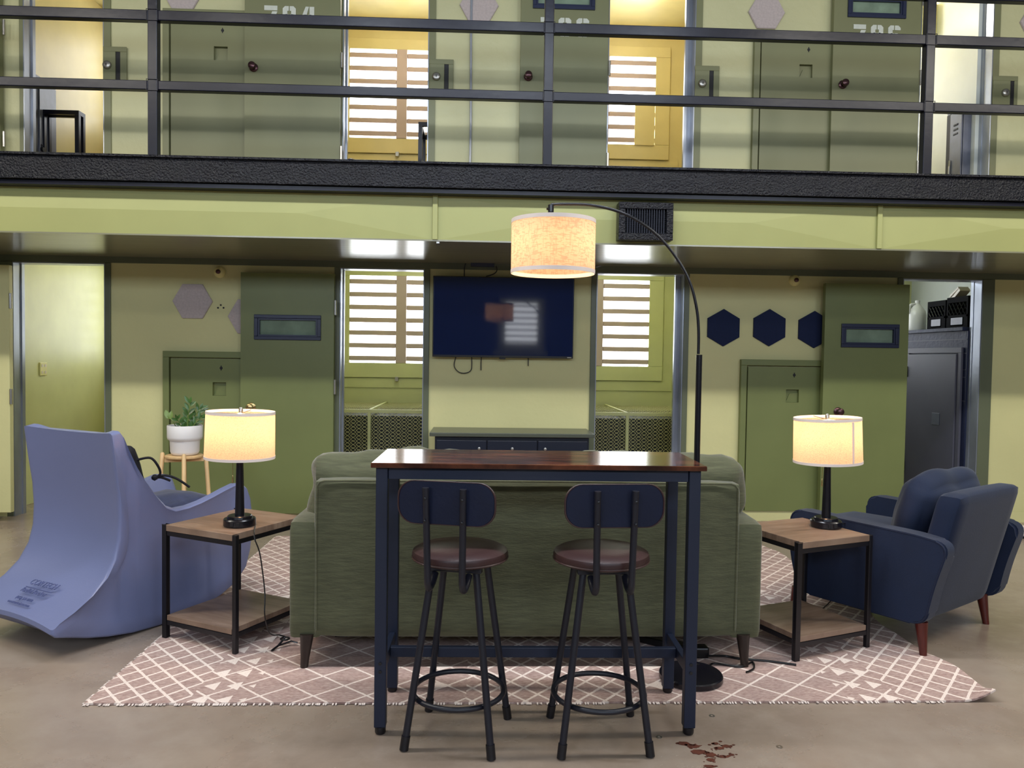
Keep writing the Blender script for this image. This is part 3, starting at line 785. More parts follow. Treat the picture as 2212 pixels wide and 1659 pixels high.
# media console
a = at(928, 941, 5.96); c = at(1284, 941, 5.96)
t = thing('media_console', 'long low black cabinet against the wall under the television', 'cabinet', ((a.x+c.x)/2, 6.18, 0))
w = c.x-a.x; zt = .775
b = BM(); box(b, (-w/2, -.24, zt-.03), (w/2, .24, zt), .004); obj('top', b, M['console_top'], t)
b = BM(); box(b, (-w/2+.04, -.2, .07), (w/2-.04, .23, zt-.032)); obj('body', b, M['console'], t)
for i in range(3):
    x0 = -w/2+.05+(w-.1)*i/3; b = BM(); box(b, (x0+.004, -.222, .09), (x0+(w-.1)/3-.004, -.2015, zt-.06), .003); d = obj('door', b, M['console'], t)
    b = BM(); lathe(b, [(.006, 0), (.006, .012), (.011, .016), (.011, .024), (.001, .026)], 14)
    hx = x0+(w-.1)/3*(.85 if i == 0 else .15 if i == 2 else .5)
    for v in b.verts: v.co = T(hx, -.222, zt-.12) @ RX(R(90)) @ v.co
    obj('knob', b, M['nickel'], d, True)
for sx in (-1, 1):
    for y in (-.16, .19):
        b = BM(); box(b, (sx*(w/2-.08)-.02, y-.02, 0), (sx*(w/2-.08)+.02, y+.02, .069)); obj('leg', b, M['console'], t)

# radiator cages inside the two middle cells
def cage(name, x0, x1, label, xv):
    y0, y1, z1 = 7.12, 8.42, .865
    t = thing(name, label, 'metal cage', ((x0+x1)/2, (y0+y1)/2, 0)); cx, cy = (x0+x1)/2, (y0+y1)/2
    b = BM()
    for xx in (x0, xv, x1):
        box(b, (xx-.013-cx, y0-cy, 0), (xx+.013-cx, y0+.03-cy, z1-.03)); box(b, (xx-.013-cx, y0-cy, z1-.028), (xx+.013-cx, y1-cy, z1))
    for z in (z1-.03, .05): box(b, (x0-cx, y0-.004-cy, z-.0), (x1-cx, y0+.03-cy, z+.03))
    obj('frame', b, M['lime'], t)
    b = BM(); p, q, r = .052, .0165, .0021
    def strand(A, B, nrm):
        A, B = Vector(A), Vector(B); d = (B-A).normalized(); s = d.cross(nrm)*r; k = nrm*.0012
        vs = [b.verts.new(P+o) for P in (A, B) for o in (s+k, s-k, -s-k, -s+k)]
        for i in range(4): b.faces.new((vs[i], vs[(i+1) % 4], vs[4+(i+1) % 4], vs[4+i]))
    nx = int((x1-x0)/p)
    for j in range(int((z1-.07)/q)):
        for i in range(nx):
            z = .06+j*q; X0 = x0+i*p-cx; s = 1 if (i+j) % 2 == 0 else -1
            for h in (0, 1):
                xa = X0+h*p/2; up_ = (h == 0) == (s > 0)
                za, zb = (z, z+q) if up_ else (z+q, z)
                if zb < z1-.02 and za < z1-.02: strand((xa, y0+.015-cy, za), (xa+p/2, y0+.015-cy, zb), Vector((0, 1, 0)))
    for j in range(int((y1-y0)/.05)):
        for i in range(nx):
            y = y0+j*.05-cy; X0 = x0+i*p-cx; s = 1 if (i+j) % 2 == 0 else -1
            for h in (0, 1):
                xa = X0+h*p/2; up_ = (h == 0) == (s > 0)
                ya, yb = (y, y+.05) if up_ else (y+.05, y)
                strand((xa, ya, z1-.012), (xa+p/2, yb, z1-.012), Vector((0, 0, 1)))
    obj('expanded_mesh', b, M['wall'], t)
    b = BM(); box(b, (x0+.03-cx, y0+.12-cy, .001), (x1-.03-cx, y1-.03-cy, .80), .01)  # enlarged into an added dark backing, standing for the cage's dark interior
    for i in range(12):
        xx = x0+.15+(x1-x0-.3)*i/11; box(b, (xx-.02-cx, y0+.08-cy, .05), (xx+.02-cx, y0+.119-cy, .44), .004)
    obj('heater_backing', b, M['cage_backing'], t)
cage('radiator_cage', -1.62, .1, 'lime framed expanded metal cage in the cell left of the television', at(797, 930, 7.12).x)
cage('radiator_cage', .62, 2.3, 'lime framed expanded metal cage in the cell right of the television', at(1355, 930, 7.12).x)

# ------------------------------------------------------------------ storage cell on the right
LX = 4.25
def onx(px, py, dx=0): return atx(px, py, LX-dx)
a = onx(1962, 750); c = onx(2082, 750)
t = bpy.data.objects.new('door_12', None); COL.objects.link(t); t['kind'] = 'structure'; t['label'] = 'grey steel hatch in the dark block wall of the storage cell'
t.location = (LX, 0, 0)
ya, yb = c.y, a.y; ztop = onx(2000, 752).z
b = BM(); w = .05
box(b, (-.02, ya, ztop-w), (-.0005, yb, ztop), .003); box(b, (-.02, ya, .05), (-.0005, ya+w, ztop-w), .003); box(b, (-.02, yb-w, .05), (-.0005, yb, ztop-w), .003)
obj('frame', b, M['hatch'], t)
b = BM(); box(b, (-.03, ya+w+.01, .06), (-.0005, yb-w-.01, ztop-w-.01), .004); obj('panel', b, M['hatch'], t)
for zz_ in (1.28, .35):
    b = BM(); tube(b, [(-.035, yb-.04, zz_-.05), (-.035, yb-.04, zz_+.05)], .014, 10); obj('hinge', b, M['nickel'], t, True)
k = onx(2028, 905); b = BM(); box(b, (-.034, k.y-.06, k.z-.055), (-.0305, k.y+.06, k.z+.055), .001); obj('finger_pull', b, M['locker'], t)
# highlights on the block wall mortar, built as thin paler strips
bj = BM()
for px, py, l in ((2092, 763, .22), (2094, 799, .10), (2089, 815, .14), (2089, 867, .2), (1961, 763, .12), (1961, 854, .12)):
    k = onx(px, py, .003); box(bj, (-.003, max(6.59, k.y-l/2), k.z-.003), (-.0005, max(6.64, k.y+l/2), k.z+.003))
for py in (735,):
    k = onx(2030, py, .003); box(bj, (-.003, 6.59, k.z-.0025), (-.0005, yb+.3, k.z+.0025))
o = obj('trim_mortar_glint', bj, M['hatch'], loc=(LX, 0, 0)); o['kind'] = 'structure'
# crates, jugs, bottle and box on the ledge
def crate(y0, y1, h, label):
    t = thing('milk_crate', label, 'crate', (4.33, (y0+y1)/2, 1.691), 0, 'black crates on the storage ledge')
    L = y1-y0; D = .3; b = BM(); th = .012
    for xx in ((0, th), (D-th, D)):          # the long sides: rims, corner posts, feet and an open diagonal lattice
        lat = BM()
        box(b, (xx[0], -L/2, h-.05), (xx[1], L/2, h)); box(b, (xx[0], -L/2, 0), (xx[1], L/2, .02)); box(b, (xx[0], -L/2, .10), (xx[1], L/2, .12))
        for e in (-L/2, L/2-.02): box(b, (xx[0], e, .02), (xx[1], e+.02, h-.05))
        box(b, (xx[0], -L/2+.02, .021), (xx[1], -L/2+.06, .099)); box(b, (xx[0], L/2-.06, .021), (xx[1], L/2-.02, .099))
        k = 6; lo, hi = -L/2+.01, L/2-.01; z0, z1 = .12, h-.05
        for i in range(-1, k):
            for sg in (-1, 1):
                ya = -L/2+L*i/k; yb = ya+L*1.6/k
                if sg < 0: ya, yb = -ya, -yb
                ts = sorted(((lo-ya)/(yb-ya), (hi-ya)/(yb-ya))); t0 = max(0, ts[0]); t1 = min(1, ts[1])
                if t1 <= t0: continue
                A = Vector((sum(xx)/2, ya+(yb-ya)*t0, z0+(z1-z0)*t0)); B = Vector((sum(xx)/2, ya+(yb-ya)*t1, z0+(z1-z0)*t1))
                tube(lat, [A, B], .0045, 4)
        obj('lattice', lat, M['crate_gloss'], t)
    for s in (-L/2, L/2-th): box(b, (th, s, 0), (D-th, s+th, h))
    box(b, (th, -L/2+th, 0), (D-th, L/2-th, .01))
    obj('basket', b, M['crate'], t)
    b = BM(); box(b, (-.003, -L/2+.07, .03), (-.0005, L/2-.07, .095), .001); obj('label_plate', b, M['locker'], t)
y1 = atx(2003, 690, 4.33).y; y2 = atx(2043, 690, 4.33).y; y3 = atx(2090, 690, 4.33).y
crate(y2+.01, y1, .27, 'black milk crate on the storage ledge, the one next to the milky jug')
crate(y3, y2-.01, .285, 'black milk crate on the storage ledge, the one nearer the doorway jamb')
def jug(y, r, h, label, slim=False):
    t = thing('jug', label, 'jug', (4.36+r, y, 1.691), 0, 'plastic containers on the storage ledge')
    b = BM()
    prof = [(r*.9, 0), (r, .02), (r, h*.55), (r*.9, h*.68), (r*.5, h*.85), (r*.24, h*.93), (r*.24, h)] if not slim else [(r*.9, 0), (r, .01), (r, h*.5), (r*.8, h*.62), (r*.35, h*.75), (r*.3, h*.85)]
    lathe(b, prof, 28); obj('body', b, M['jug'], t, True)
    if slim:
        b = BM(); box(b, (-r*1.1, -.012, h*.86), (r*.5, .012, h*.95), .003); box(b, (-r*.7, -.006, h*.72), (-r*.5, .006, h*.86)); obj('trigger', b, M['locker'], t)
    else:
        b = BM(); lathe(b, [(r*.28, h*.985), (r*.28, h*1.05)], 18); obj('cap', b, M['jug'], t, True)
        b = BM(); tube(b, spline([(-r*.3, 0, h*.93), (-r*.85, 0, h*.9), (-r*1.0, 0, h*.75), (-r*.96, 0, h*.6)], 6), .012, 8); obj('handle', b, M['jug'], t, True)
jug(atx(1976, 690, 4.42).y, .085, .30, 'milky white plastic jug on the storage ledge left of the crates')
jug(min(YB-.12, atx(1958, 690, 4.5).y), .075, .26, 'milky jug almost hidden behind the door edge on the storage ledge')
jug(atx(2102, 690, 4.40).y, .036, .24, 'slim spray bottle on the storage ledge right of the crates', True)
b = BM(); box(b, (-.05, -.09, -.01), (.05, .09, .02), .002, RX(R(-35))); box(b, (-.05, -.08, .03), (.05, .07, .05), .002, RX(R(-30)))
q = atx(2078, 640, 4.5); o = obj('scrub_brush', b, M['pale'], loc=(4.48, q.y, 1.691+.31)); tag(o, 'pale scrub brush leaning out of the top of the black crates', 'brush')

# ------------------------------------------------------------------ upstairs furniture glimpsed through the doorways
t = thing('locker', 'grey blue steel locker on the left wall of the leftmost upper cell', 'locker', (-4.0, 6.95, ZF))
ya = atx(57, 200, -3.96).y; yb = atx(118, 200, -3.96).y; zt = atx(75, 160, -3.96).z-ZF
t.location = (-4.0, max(ya, YW+.2), ZF); y0 = 0; L = yb-t.location.y
b = BM(); box(b, (.001, 0, 0), (.05, L, zt), .004); obj('body', b, M['locker'], t)
b = BM(); box(b, (.051, L*.36, .03), (.062, L-.015, zt-.04), .004); d = obj('door', b, M['locker'], t)
b = BM(); lathe(b, [(.02, 0), (.02, .02)], 14)
for v in b.verts: v.co = T(.062, L*.42, zt*.45) @ RY(R(90)) @ v.co
tube(b, [(.07, L*.42-.014, zt*.45+.01), (.07, L*.42-.014, zt*.45+.04), (.07, L*.42+.014, zt*.45+.04), (.07, L*.42+.014, zt*.45+.01)], .004, 6); obj('padlock', b, M['dark'], d)
b = BM(); box(b, (.051, 0.002, .02), (.056, L*.3, zt-.03)); obj('side_gap', b, M['dark'], t)
def steel_frame(loc, w, d, h, label, mat):
    t = thing('tubular_frame', label, 'metal frame', loc, 0, 'black tube frames in the upper cells')
    s = .018
    for x in (-w/2, w/2):
        for y in (-d/2, d/2):
            b = BM(); box(b, (x-s, y-s, 0), (x+s, y+s, h-2*s-.001)); obj('leg', b, mat, t)
    b = BM()
    for y in (-d/2, d/2): box(b, (-w/2-s, y-s, h-2*s), (w/2+s, y+s, h))
    for x in (-w/2, w/2): box(b, (x-s, -d/2+s, h-2*s), (x+s, d/2-s, h))
    obj('top_rail', b, mat, t)
    b = BM(); box(b, (-w/2+s, -d/2, h*.42), (w/2-s, d/2, h*.46)); obj('shelf', b, mat, t)
a = at(168, 243, 7.15)
steel_frame((a.x-.13, 7.15, ZF+.001), .30, .08, a.z-ZF, 'black tube frame stand beside the locker in the leftmost upper cell', M['black'])
a = at(908, 272, 7.1)
steel_frame((a.x+.2, 7.2, ZF+.001), .38, .4, a.z-ZF, 'black tube frame in the upper cell below the left barred window', M['black'])
a = at(2012, 300, 7.6)
steel_frame((a.x+.12, 7.9, ZF+.001), .6, .5, 1.0, 'black tube frame deep in the upper cell beyond door 786', M['black'])
t = thing('locker', 'grey steel locker with louvres and padlock beyond door 786', 'locker', (4.25, 0, ZF))
ya = YW+.18; yb = atx(2045, 230, 4.17).y; zt = atx(2100, 215, 4.17).z-ZF
t.location = (4.249, ya, ZF); L = yb-ya
b = BM(); box(b, (-.07, 0, 0), (0, L, zt), .004); obj('body', b, M['locker'], t)
b = BM(); box(b, (-.083, .01, .03), (-.0705, L*.72, zt-.04), .004); d = obj('door', b, M['locker'], t)
b = BM()
for k in range(3): box(b, (-.087, L*.25, zt-.16-.04*k), (-.0835, L*.5, zt-.145-.04*k), .001)
obj('louvre', b, M['dark'], d)
b = BM(); box(b, (-.10, L*.60, zt*.42), (-.0835, L*.66, zt*.5), .003); tube(b, [(-.092, L*.61, zt*.5), (-.092, L*.61, zt*.55), (-.092, L*.65, zt*.55), (-.092, L*.65, zt*.5)], .005, 6); obj('padlock', b, M['nickel'], d)
b = BM(); box(b, (-.074, L*.76, .01), (-.0705, L-.004, zt-.03)); obj('side_gap', b, M['dark'], t)
# wall lamp and round speaker beyond door 786
a = at(2025, 32, 7.6); t = thing('wall_fixture', 'cream box fixture with a round dark disc high in the cell beyond door 786', 'fixture', (4.249, 7.3, 4.45))
b = BM(); box(b, (-.16, -.1, 0), (0, .1, .3), .006); obj('case', b, M['ivory'], t)
b = BM(); lathe(b, [(.07, 0), (.07, .01)], 28)
for v in b.verts: v.co = T(-.161, 0, .16) @ RY(R(-90)) @ v.co
obj('disc', b, M['bronze'], t, True)
a = at(1990, 22, 7.4); t = thing('cell_lamp', 'glowing yellow bulb lamp beside door 786', 'lamp', (a.x, 7.4, a.z))
b = BM(); lathe(b, [(.001, -.09), (.03, -.07), (.04, -.02), (.035, .07), (.02, .1), (.001, .1)], 20); obj('bulb', b, M['lamp_glow'], t, True)
b = BM(); lathe(b, [(.022, .101), (.022, ZC-a.z-.002)], 12); obj('stem', b, M['brass'], t, True)
for px, py, r, lab in ((757, 352, .05, 'dark round knob top just above the balcony edge beside door 784'), (1418, 374, .06, 'dark round knob top just above the balcony edge below the half covered window')):
    a = at(px, py, 6.8); b = BM(); lathe(b, [(.02, 0), (.02, a.z-ZF-.03), (r, a.z-ZF-.01), (r*.9, a.z-ZF+.025), (.001, a.z-ZF+.04)], 20)
    o = obj('bedpost', b, M['espresso'], None, True, loc=(a.x, 6.8, ZF+.001)); tag(o, lab, 'post', 'bedposts in the upper cells')

# ------------------------------------------------------------------ rug
def make_rug():
    x0, x1, y0, y1, th = -1.51, 2.10, 2.975, 5.75, .008
    cx, cy = (x0+x1)/2, (y0+y1)/2; nx, ny = 120, 90; b = BM(); top = []; bot = []
    for i in range(nx+1):
        a = []; c = []
        for j in range(ny+1):
            x = x0+(x1-x0)*i/nx; y = y0+(y1-y0)*j/ny; z = 0.001
            # right edge ripples where the rug has crept, near corner curled over
            e = max(0, (x-1.86)/.24)
            x += .025*e*math.sin((y-3.0)*6.5)
            z += .012*e*e*max(0, noise.noise(Vector((y*5, 0, 3)))+.35)
            k = max(0, 1-math.hypot(x-2.1, y-2.98)/.15)
            z += .045*k*k; x -= .01*k
            z += .004*max(0, noise.noise(Vector((x*2.2, y*2.2, 0))))*(1 if .05 < (x-x0)/(x1-x0) < .95 else .4)
            a.append(b.verts.new((x-cx, y-cy, z+th))); c.append(b.verts.new((x-cx, y-cy, z)))
        top.append(a); bot.append(c)
    for i in range(nx):
        for j in range(ny):
            b.faces.new((top[i][j], top[i+1][j], top[i+1][j+1], top[i][j+1])); b.faces.new((bot[i][j], bot[i][j+1], bot[i+1][j+1], bot[i+1][j]))
    for i in range(nx):
        for j in (0, ny): b.faces.new((top[i][j], bot[i][j], bot[i+1][j], top[i+1][j]))
    for j in range(ny):
        for i in (0, nx): b.faces.new((top[i][j], bot[i][j], bot[i][j+1], top[i][j+1]))
    o = obj('area_rug', b, M['rug'], None, True, loc=(cx, cy, 0)); tag(o, 'large beige pink rug with a cream diamond pattern under the sofa', 'rug')
    # short fringe along the near edge and the left side
    b = BM()
    for k in range(520):
        s = random.random()
        if k % 2: x, y, dx, dy = x0, y0+(y1-y0)*s, -1, 0
        else: x, y, dx, dy = x0+(x1-x0-.2)*s, y0, 0, -1
        l = .012; w = .003
        p = [(x-cx-dy*w, y-cy-dx*w, .005), (x-cx+dy*w, y-cy+dx*w, .005), (x-cx+dx*l+dy*w, y-cy+dy*l+dx*w, .003), (x-cx+dx*l-dy*w, y-cy+dy*l-dx*w, .003)]
        A = [b.verts.new(q) for q in p]; B = [b.verts.new((q[0], q[1], q[2]+.002)) for q in p]
        b.faces.new(A); b.faces.new(B[::-1])
        for i in range(4): b.faces.new((A[i], A[(i+1) % 4], B[(i+1) % 4], B[i]))
    fr = obj('fringe', b, M['trim_cloth'], o); fr['kind'] = 'stuff'
make_rug()
RUG = .0095

# ------------------------------------------------------------------ sofa
def make_sofa():
    t = thing('sofa', 'olive green chenille two seat sofa seen from behind', 'sofa', (.215, 3.74, 0))
    vm = M['velvet']; z0 = .145
    # back frame (local: back at y=-.44)
    b = BM(); soft(b, (1.85, .13, .68), .02, (0, .004, .004), 16, .002, 1, 5, T(0, -.375, z0+.34)); obj('back_frame', b, vm, t, True)
    b = BM(); 
    tube(b, [(-.912, -.44, z0+.03), (-.914, -.442, z0+.4), (-.912, -.44, z0+.655), (-.90, -.44, z0+.672), (-.88, -.44, z0+.678), (0, -.443, z0+.682), (.88, -.44, z0+.678), (.90, -.44, z0+.672), (.912, -.44, z0+.655), (.914, -.442, z0+.4), (.912, -.44, z0+.03)], .004, 6)
    obj('piping', b, vm, t, True)
    for s in (-1, 1):
        def sh(p, s=s): return Vector((p.x, p.y, p.z))
        b = BM(); soft(b, (.15, .84, .52), .03, (.012, .006, .012), 12, .003, 2+s, 5, T(s*.963, -.01, z0+.245)); obj('arm', b, vm, t, True)
    b = BM(); soft(b, (1.7, .72, .2), .03, (0, .0, .0), 10, 0, 0, 4, T(0, .04, z0+.1)); obj('seat_frame', b, vm, t, True)
    for i, s in enumerate((-1, 1)):
        b = BM(); soft(b, (.85, .62, .16), .05, (.0, .01, .02), 12, .004, 5+s, 5, T(s*.43, .09, z0+.285)); obj('seat_cushion', b, vm, t, True)
        mt = T(s*.495, -.215, .715) @ RX(R(9)) @ RZ(0)
        b = BM(); soft(b, (.985, .19, .41), .085, (.012, .05, .018), 22, .036, 9+3*s, 8, mt)
        obj('back_cushion', b, vm, t, True)
    for s in (-1, 1):
        for y in (-.42, .33):
            b = BM(); tx = s*.955; lathe(b, [(.017, RUG-.0), (.019, .05), (.03, z0+.01)], 16)
            for v in b.verts:
                k = 1-v.co.z/.15; v.co += Vector((tx+s*.012*k, y, 0))
            obj('leg', b, M['espresso'], t, True)
    b = BM(); box(b, (-.86, -.30, .095), (-.80, -.24, z0-.002), .004); obj('centre_bracket', b, M['dark'], t)
make_sofa()

# ------------------------------------------------------------------ bar table
def make_bar_table():
    t = thing('bar_table', 'tall narrow dark metal bar table with a glossy rustic wood top', 'table', (.213, 2.905, 0), R(-.8))
    m = M['table_metal']; L, D, h = 1.16, .372, .985
    b = BM(); box(b, (-.595, -.21, h-.018), (.595, .21, h), .003); obj('tabletop', b, M['rustic'], t)
    for i, sx in enumerate((-1, 1)):
        for sy in (-1, 1):
            x = sx*(L/2-.021); y = sy*(D/2-.02); f = RUG if sy > 0 else .001
            b = BM(); box(b, (x-.021, y-.02, .028), (x+.021, y+.02, h-.0185), .003); lg = obj('leg', b, m, t)
            b = BM(); lathe(b, [(.017, f), (.02, f+.006), (.02, .0275)], 18, (x, y, 0)); obj('levelling_foot', b, M['frame_black'], lg, True)
            if sy < 0:
                for z in (.262, .232):
                    bb = BM(); lathe(bb, [(.006, 0), (.006, .003), (.001, .004)], 10)
                    for v in bb.verts: v.co = T(x, y-.02, z) @ RX(R(90)) @ v.co
                    obj('bolt', bb, M['frame_black'], lg, True)
    for sy in (-1, 1):
        b = BM(); y = sy*(D/2-.02); box(b, (-L/2+.043, y-.012, h-.062), (L/2-.043, y+.012, h-.019), .002); obj('apron_rail', b, m, t)
    for sx in (-1, 1):
        x = sx*(L/2-.021); b = BM(); box(b, (x-.012, -D/2+.041, .215), (x+.012, D/2-.041, .257), .002); obj('side_rail', b, m, t)
        b = BM(); box(b, (x-.012, -D/2+.041, h-.062), (x+.012, D/2-.041, h-.019), .002); obj('side_rail', b, m, t)
    b = BM(); box(b, (-L/2+.034, -.012, .217), (L/2-.034, .012, .255), .002); obj('footrest_rail', b, m, t)
make_bar_table()

# ------------------------------------------------------------------ bar stools
def make_stool(loc, leg_yaw, top_yaw, label):
    t = thing('bar_stool', label, 'stool', loc, 0, 'bar stools at the narrow table')
    m = M['stool_metal']; A = RZ(leg_yaw); B = RZ(top_yaw)
    zs = .640
    for sx in (-1, 1):
        for sy in (-1, 1):
            p1 = A @ Vector((sx*.152, sy*.150, .02)); p0 = A @ Vector((sx*.078, sy*.085, zs-.022))
            b = BM(); tube(b, [p1, p0], .0125, 16); lg = obj('leg', b, m, t, True)
            d = (p0-p1).normalized(); b = BM(); tube(b, [Vector(p1)-d*.0185, Vector(p1)+d*.03], .0155, 16); obj('rubber_foot', b, M['frame_black'], lg, True)
    b = BM(); tube(b, [(.163*math.cos(2*math.pi*k/48), .163*math.sin(2*math.pi*k/48), .162) for k in range(48)], .0095, 10, closed=True); obj('foot_ring', b, m, t, True)
    b = BM(); box(b, (-.10, -.105, zs-.024), (.10, -.075, zs-.003), .003, A); box(b, (-.10, .075, zs-.024), (.10, .105, zs-.003), .003, A)
    box(b, (-.095, -.073, zs-.02), (-.07, .073, zs-.003), .002, A); box(b, (.07, -.073, zs-.02), (.095, .073, zs-.003), .002, A); obj('seat_bracket', b, m, t)
    b = BM(); lathe(b, [(.001, zs-.002), (.155, zs-.002), (.168, zs+.006), (.172, zs+.02), (.168, zs+.032), (.15, zs+.042), (.1, zs+.047), (.001, zs+.049)], 56); s = obj('seat', b, M['leather'], t, True)
    b = BM(); tube(b, [(.1695*math.cos(2*math.pi*k/56), .1695*math.sin(2*math.pi*k/56), zs+.008) for k in range(56)], .004, 6, closed=True); obj('seat_piping', b, M['leather'], s, True)
    for sx in (-1, 1):
        P = [(sx*.06, -.105, zs-.03), (sx*.06, -.14, zs-.055), (sx*.06, -.175, zs-.062), (sx*.06, -.192, zs-.045), (sx*.06, -.197, zs-.01), (sx*.062, -.203, zs+.12), (sx*.064, -.213, zs+.285)]
        b = BM(); tube(b, [B @ v for v in spline(P, 5)], .0115, 14); o = obj('back_post', b, m, t, True)
        for z in (.25, .175):
            bb = BM(); lathe(bb, [(.005, 0), (.005, .003), (.001, .004)], 10)
            for v in bb.verts: v.co = B @ (T(sx*.0635, -.2225, zs+z) @ RX(R(90)) @ v.co)
            obj('screw', bb, M['frame_black'], o)
    b = BM(); n = 28; poly = rrect(.335, .144, .058, 7)
    lay = []
    for d_, s in ((-.008, .975), (-.004, 1.0), (.008, 1.0), (.02, .97), (.026, .9)):
        ring = []
        for x, z in poly:
            cur = .28*x*x*1.0
            ring.append(b.verts.new(B @ Vector((x*s, -.19+d_+cur, zs+.232+z*s))))
        lay.append(ring)
    k = len(poly)
    for i in range(len(lay)-1):
        for j in range(k): b.faces.new((lay[i][j], lay[i][(j+1) % k], lay[i+1][(j+1) % k], lay[i+1][j]))
    b.faces.new(lay[0][::-1]); b.faces.new(lay[-1])
    br = obj('backrest', b, M['leather_back'], t, 35)
    b = BM(); tube(b, [B @ Vector((x*1.0, -.19-.006+.28*x*x, zs+.232+z*1.0)) for x, z in poly], .0035, 6, closed=True); obj('backrest_piping', b, M['leather'], br, True)
make_stool((-.068, 2.737, .001), R(-12.4), R(-13.5), 'left bar stool, turned slightly left, with a round dark brown seat and low back')
make_stool((.436, 2.716, .001), R(2), R(4), 'right bar stool, turned slightly right, with a round dark brown seat and low back')

# ------------------------------------------------------------------ arc floor lamp
def make_arc():
    bx_, by_ = .905, 3.19
    t = thing('arc_floor_lamp', 'tall black arc floor lamp with a lit oatmeal drum shade', 'floor lamp', (bx_, by_, RUG))
    b = BM(); lathe(b, [(.001, 0), (.128, 0), (.133, .004), (.133, .022), (.129, .027), (.02, .03), (.001, .03)], 56); obj('base', b, M['blackm'], t, 30)
    b = BM(); tube(b, [(.005, 0, .031), (.005, 0, 1.375)], .0125, 16); obj('pole', b, M['blackm'], t, True)
    P = [at(x, y, by_)-Vector((bx_, by_, RUG)) for x, y in ((1508.5, 765), (1509, 715), (1505, 668), (1492, 615), (1468, 567), (1428, 516), (1380, 478), (1330, 455), (1275, 443), (1225, 441), (1190, 442))]
    b = BM(); tube(b, spline(P, 6), .0062, 12); obj('arc_arm', b, M['blackm'], t, True)
    e = P[-1]; sc = at(1195, 530, by_)-Vector((bx_, by_, RUG)); sx = sc.x
    b = BM(); tube(b, [(sx-.012, 0, e.z-.001), (sx-.012, 0, e.z-.03)], .012, 14); tube(b, [(sx-.03, 0, e.z-.018), (sx-.012, 0, e.z-.018)], .005, 8)
    lathe(b, [(.008, e.z-.075), (.02, e.z-.065), (.02, e.z-.035), (.01, e.z-.0305)], 18, (sx-.012, 0, 0)); obj('socket', b, M['blackm'], t, True)
    r = .1735; z1 = at(1195, 476, by_).z-RUG; z0 = at(1195, 592, by_).z-RUG
    sh = BM(); lathe(sh, [(r, z0), (r, z1)], 72, (sx, 0, 0), cap=False)
    so = obj('lamp_shade', sh, M['shade_arc'], t, True)
    for z_ in (z0, z1-.016):
        b = BM(); lathe(b, [(r+.0012, z_), (r+.0012, z_+.016), (r-.0012, z_+.016), (r-.0012, z_)], 72, (sx, 0, 0), closed=True); obj('shade_trim', b, M['trim_cloth'], so, 30)
    b = BM()
    for k in range(3):
        a = R(30+120*k); tube(b, [(sx, 0, z1-.03), (sx+(r-.002)*math.cos(a), (r-.002)*math.sin(a), z1-.004)], .002, 6)
    obj('spider', b, M['nickel'], so, True)
    b = BM(); lathe(b, [(.001, z1-.15), (.018, z1-.14), (.03, z1-.11), (.026, z1-.085), (.013, z1-.06), (.013, z1-.035)], 20, (sx, 0, 0)); obj('bulb', b, M['bulb'], t, True)
    point('arc_lamp_light', (bx_+sx, by_, RUG+z0+.09), 2.3, (1, .54, .25), .035)
make_arc()

# ------------------------------------------------------------------ side tables
def make_side_table(cx, cy, yaw, w, d, label):
    t = thing('side_table', label, 'side table', (cx, cy, 0), yaw, 'wood and black metal side tables')
    h = .55; s = .022
    b = BM(); box(b, (-w/2, -d/2, h-.03), (w/2, d/2, h), .002); obj('tabletop', b, M['oak'], t)
    b = BM(); box(b, (-w/2+.004, -d/2+.002, .095), (w/2-.004, d/2-.002, .12), .002); obj('shelf', b, M['oak'], t)
    for sx in (-1, 1):
        for sy in (-1, 1):
            x = sx*(w/2-s/2+.004); y = sy*(d/2-s/2+.003)
            b = BM(); box(b, (sx*(w/2+.0005), sy*(d/2+.0005)-(s if sy > 0 else -s)*0 - (s if sy > 0 else 0), RUG), (sx*(w/2+.0005)+sx*s, sy*(d/2+.0005)+(s if sy < 0 else 0), h-.002), .003)
            obj('leg', b, M['frame_black'], t)
    for sy in (-1, 1):
        for z in (h-.052, .072):
            y = sy*(d/2-.012); b = BM(); box(b, (-w/2, y-.01, z), (w/2, y+.01, z+.021), .002); obj('cross_rail', b, M['frame_black'], t)
    for sx in (-1, 1):
        for z in (h-.052, .072):
            x = sx*(w/2-.012); b = BM(); box(b, (x-.01, -d/2+.023, z), (x+.01, d/2-.023, z+.021), .002); obj('cross_rail', b, M['frame_black'], t)
make_side_table(-1.183, 3.772, R(-28), .42, .47, 'left side table of oak board on a black frame, beside the blue rocking chair')
make_side_table(1.566, 3.647, R(22), .42, .42, 'right side table of oak board on a black frame, beside the navy armchair')

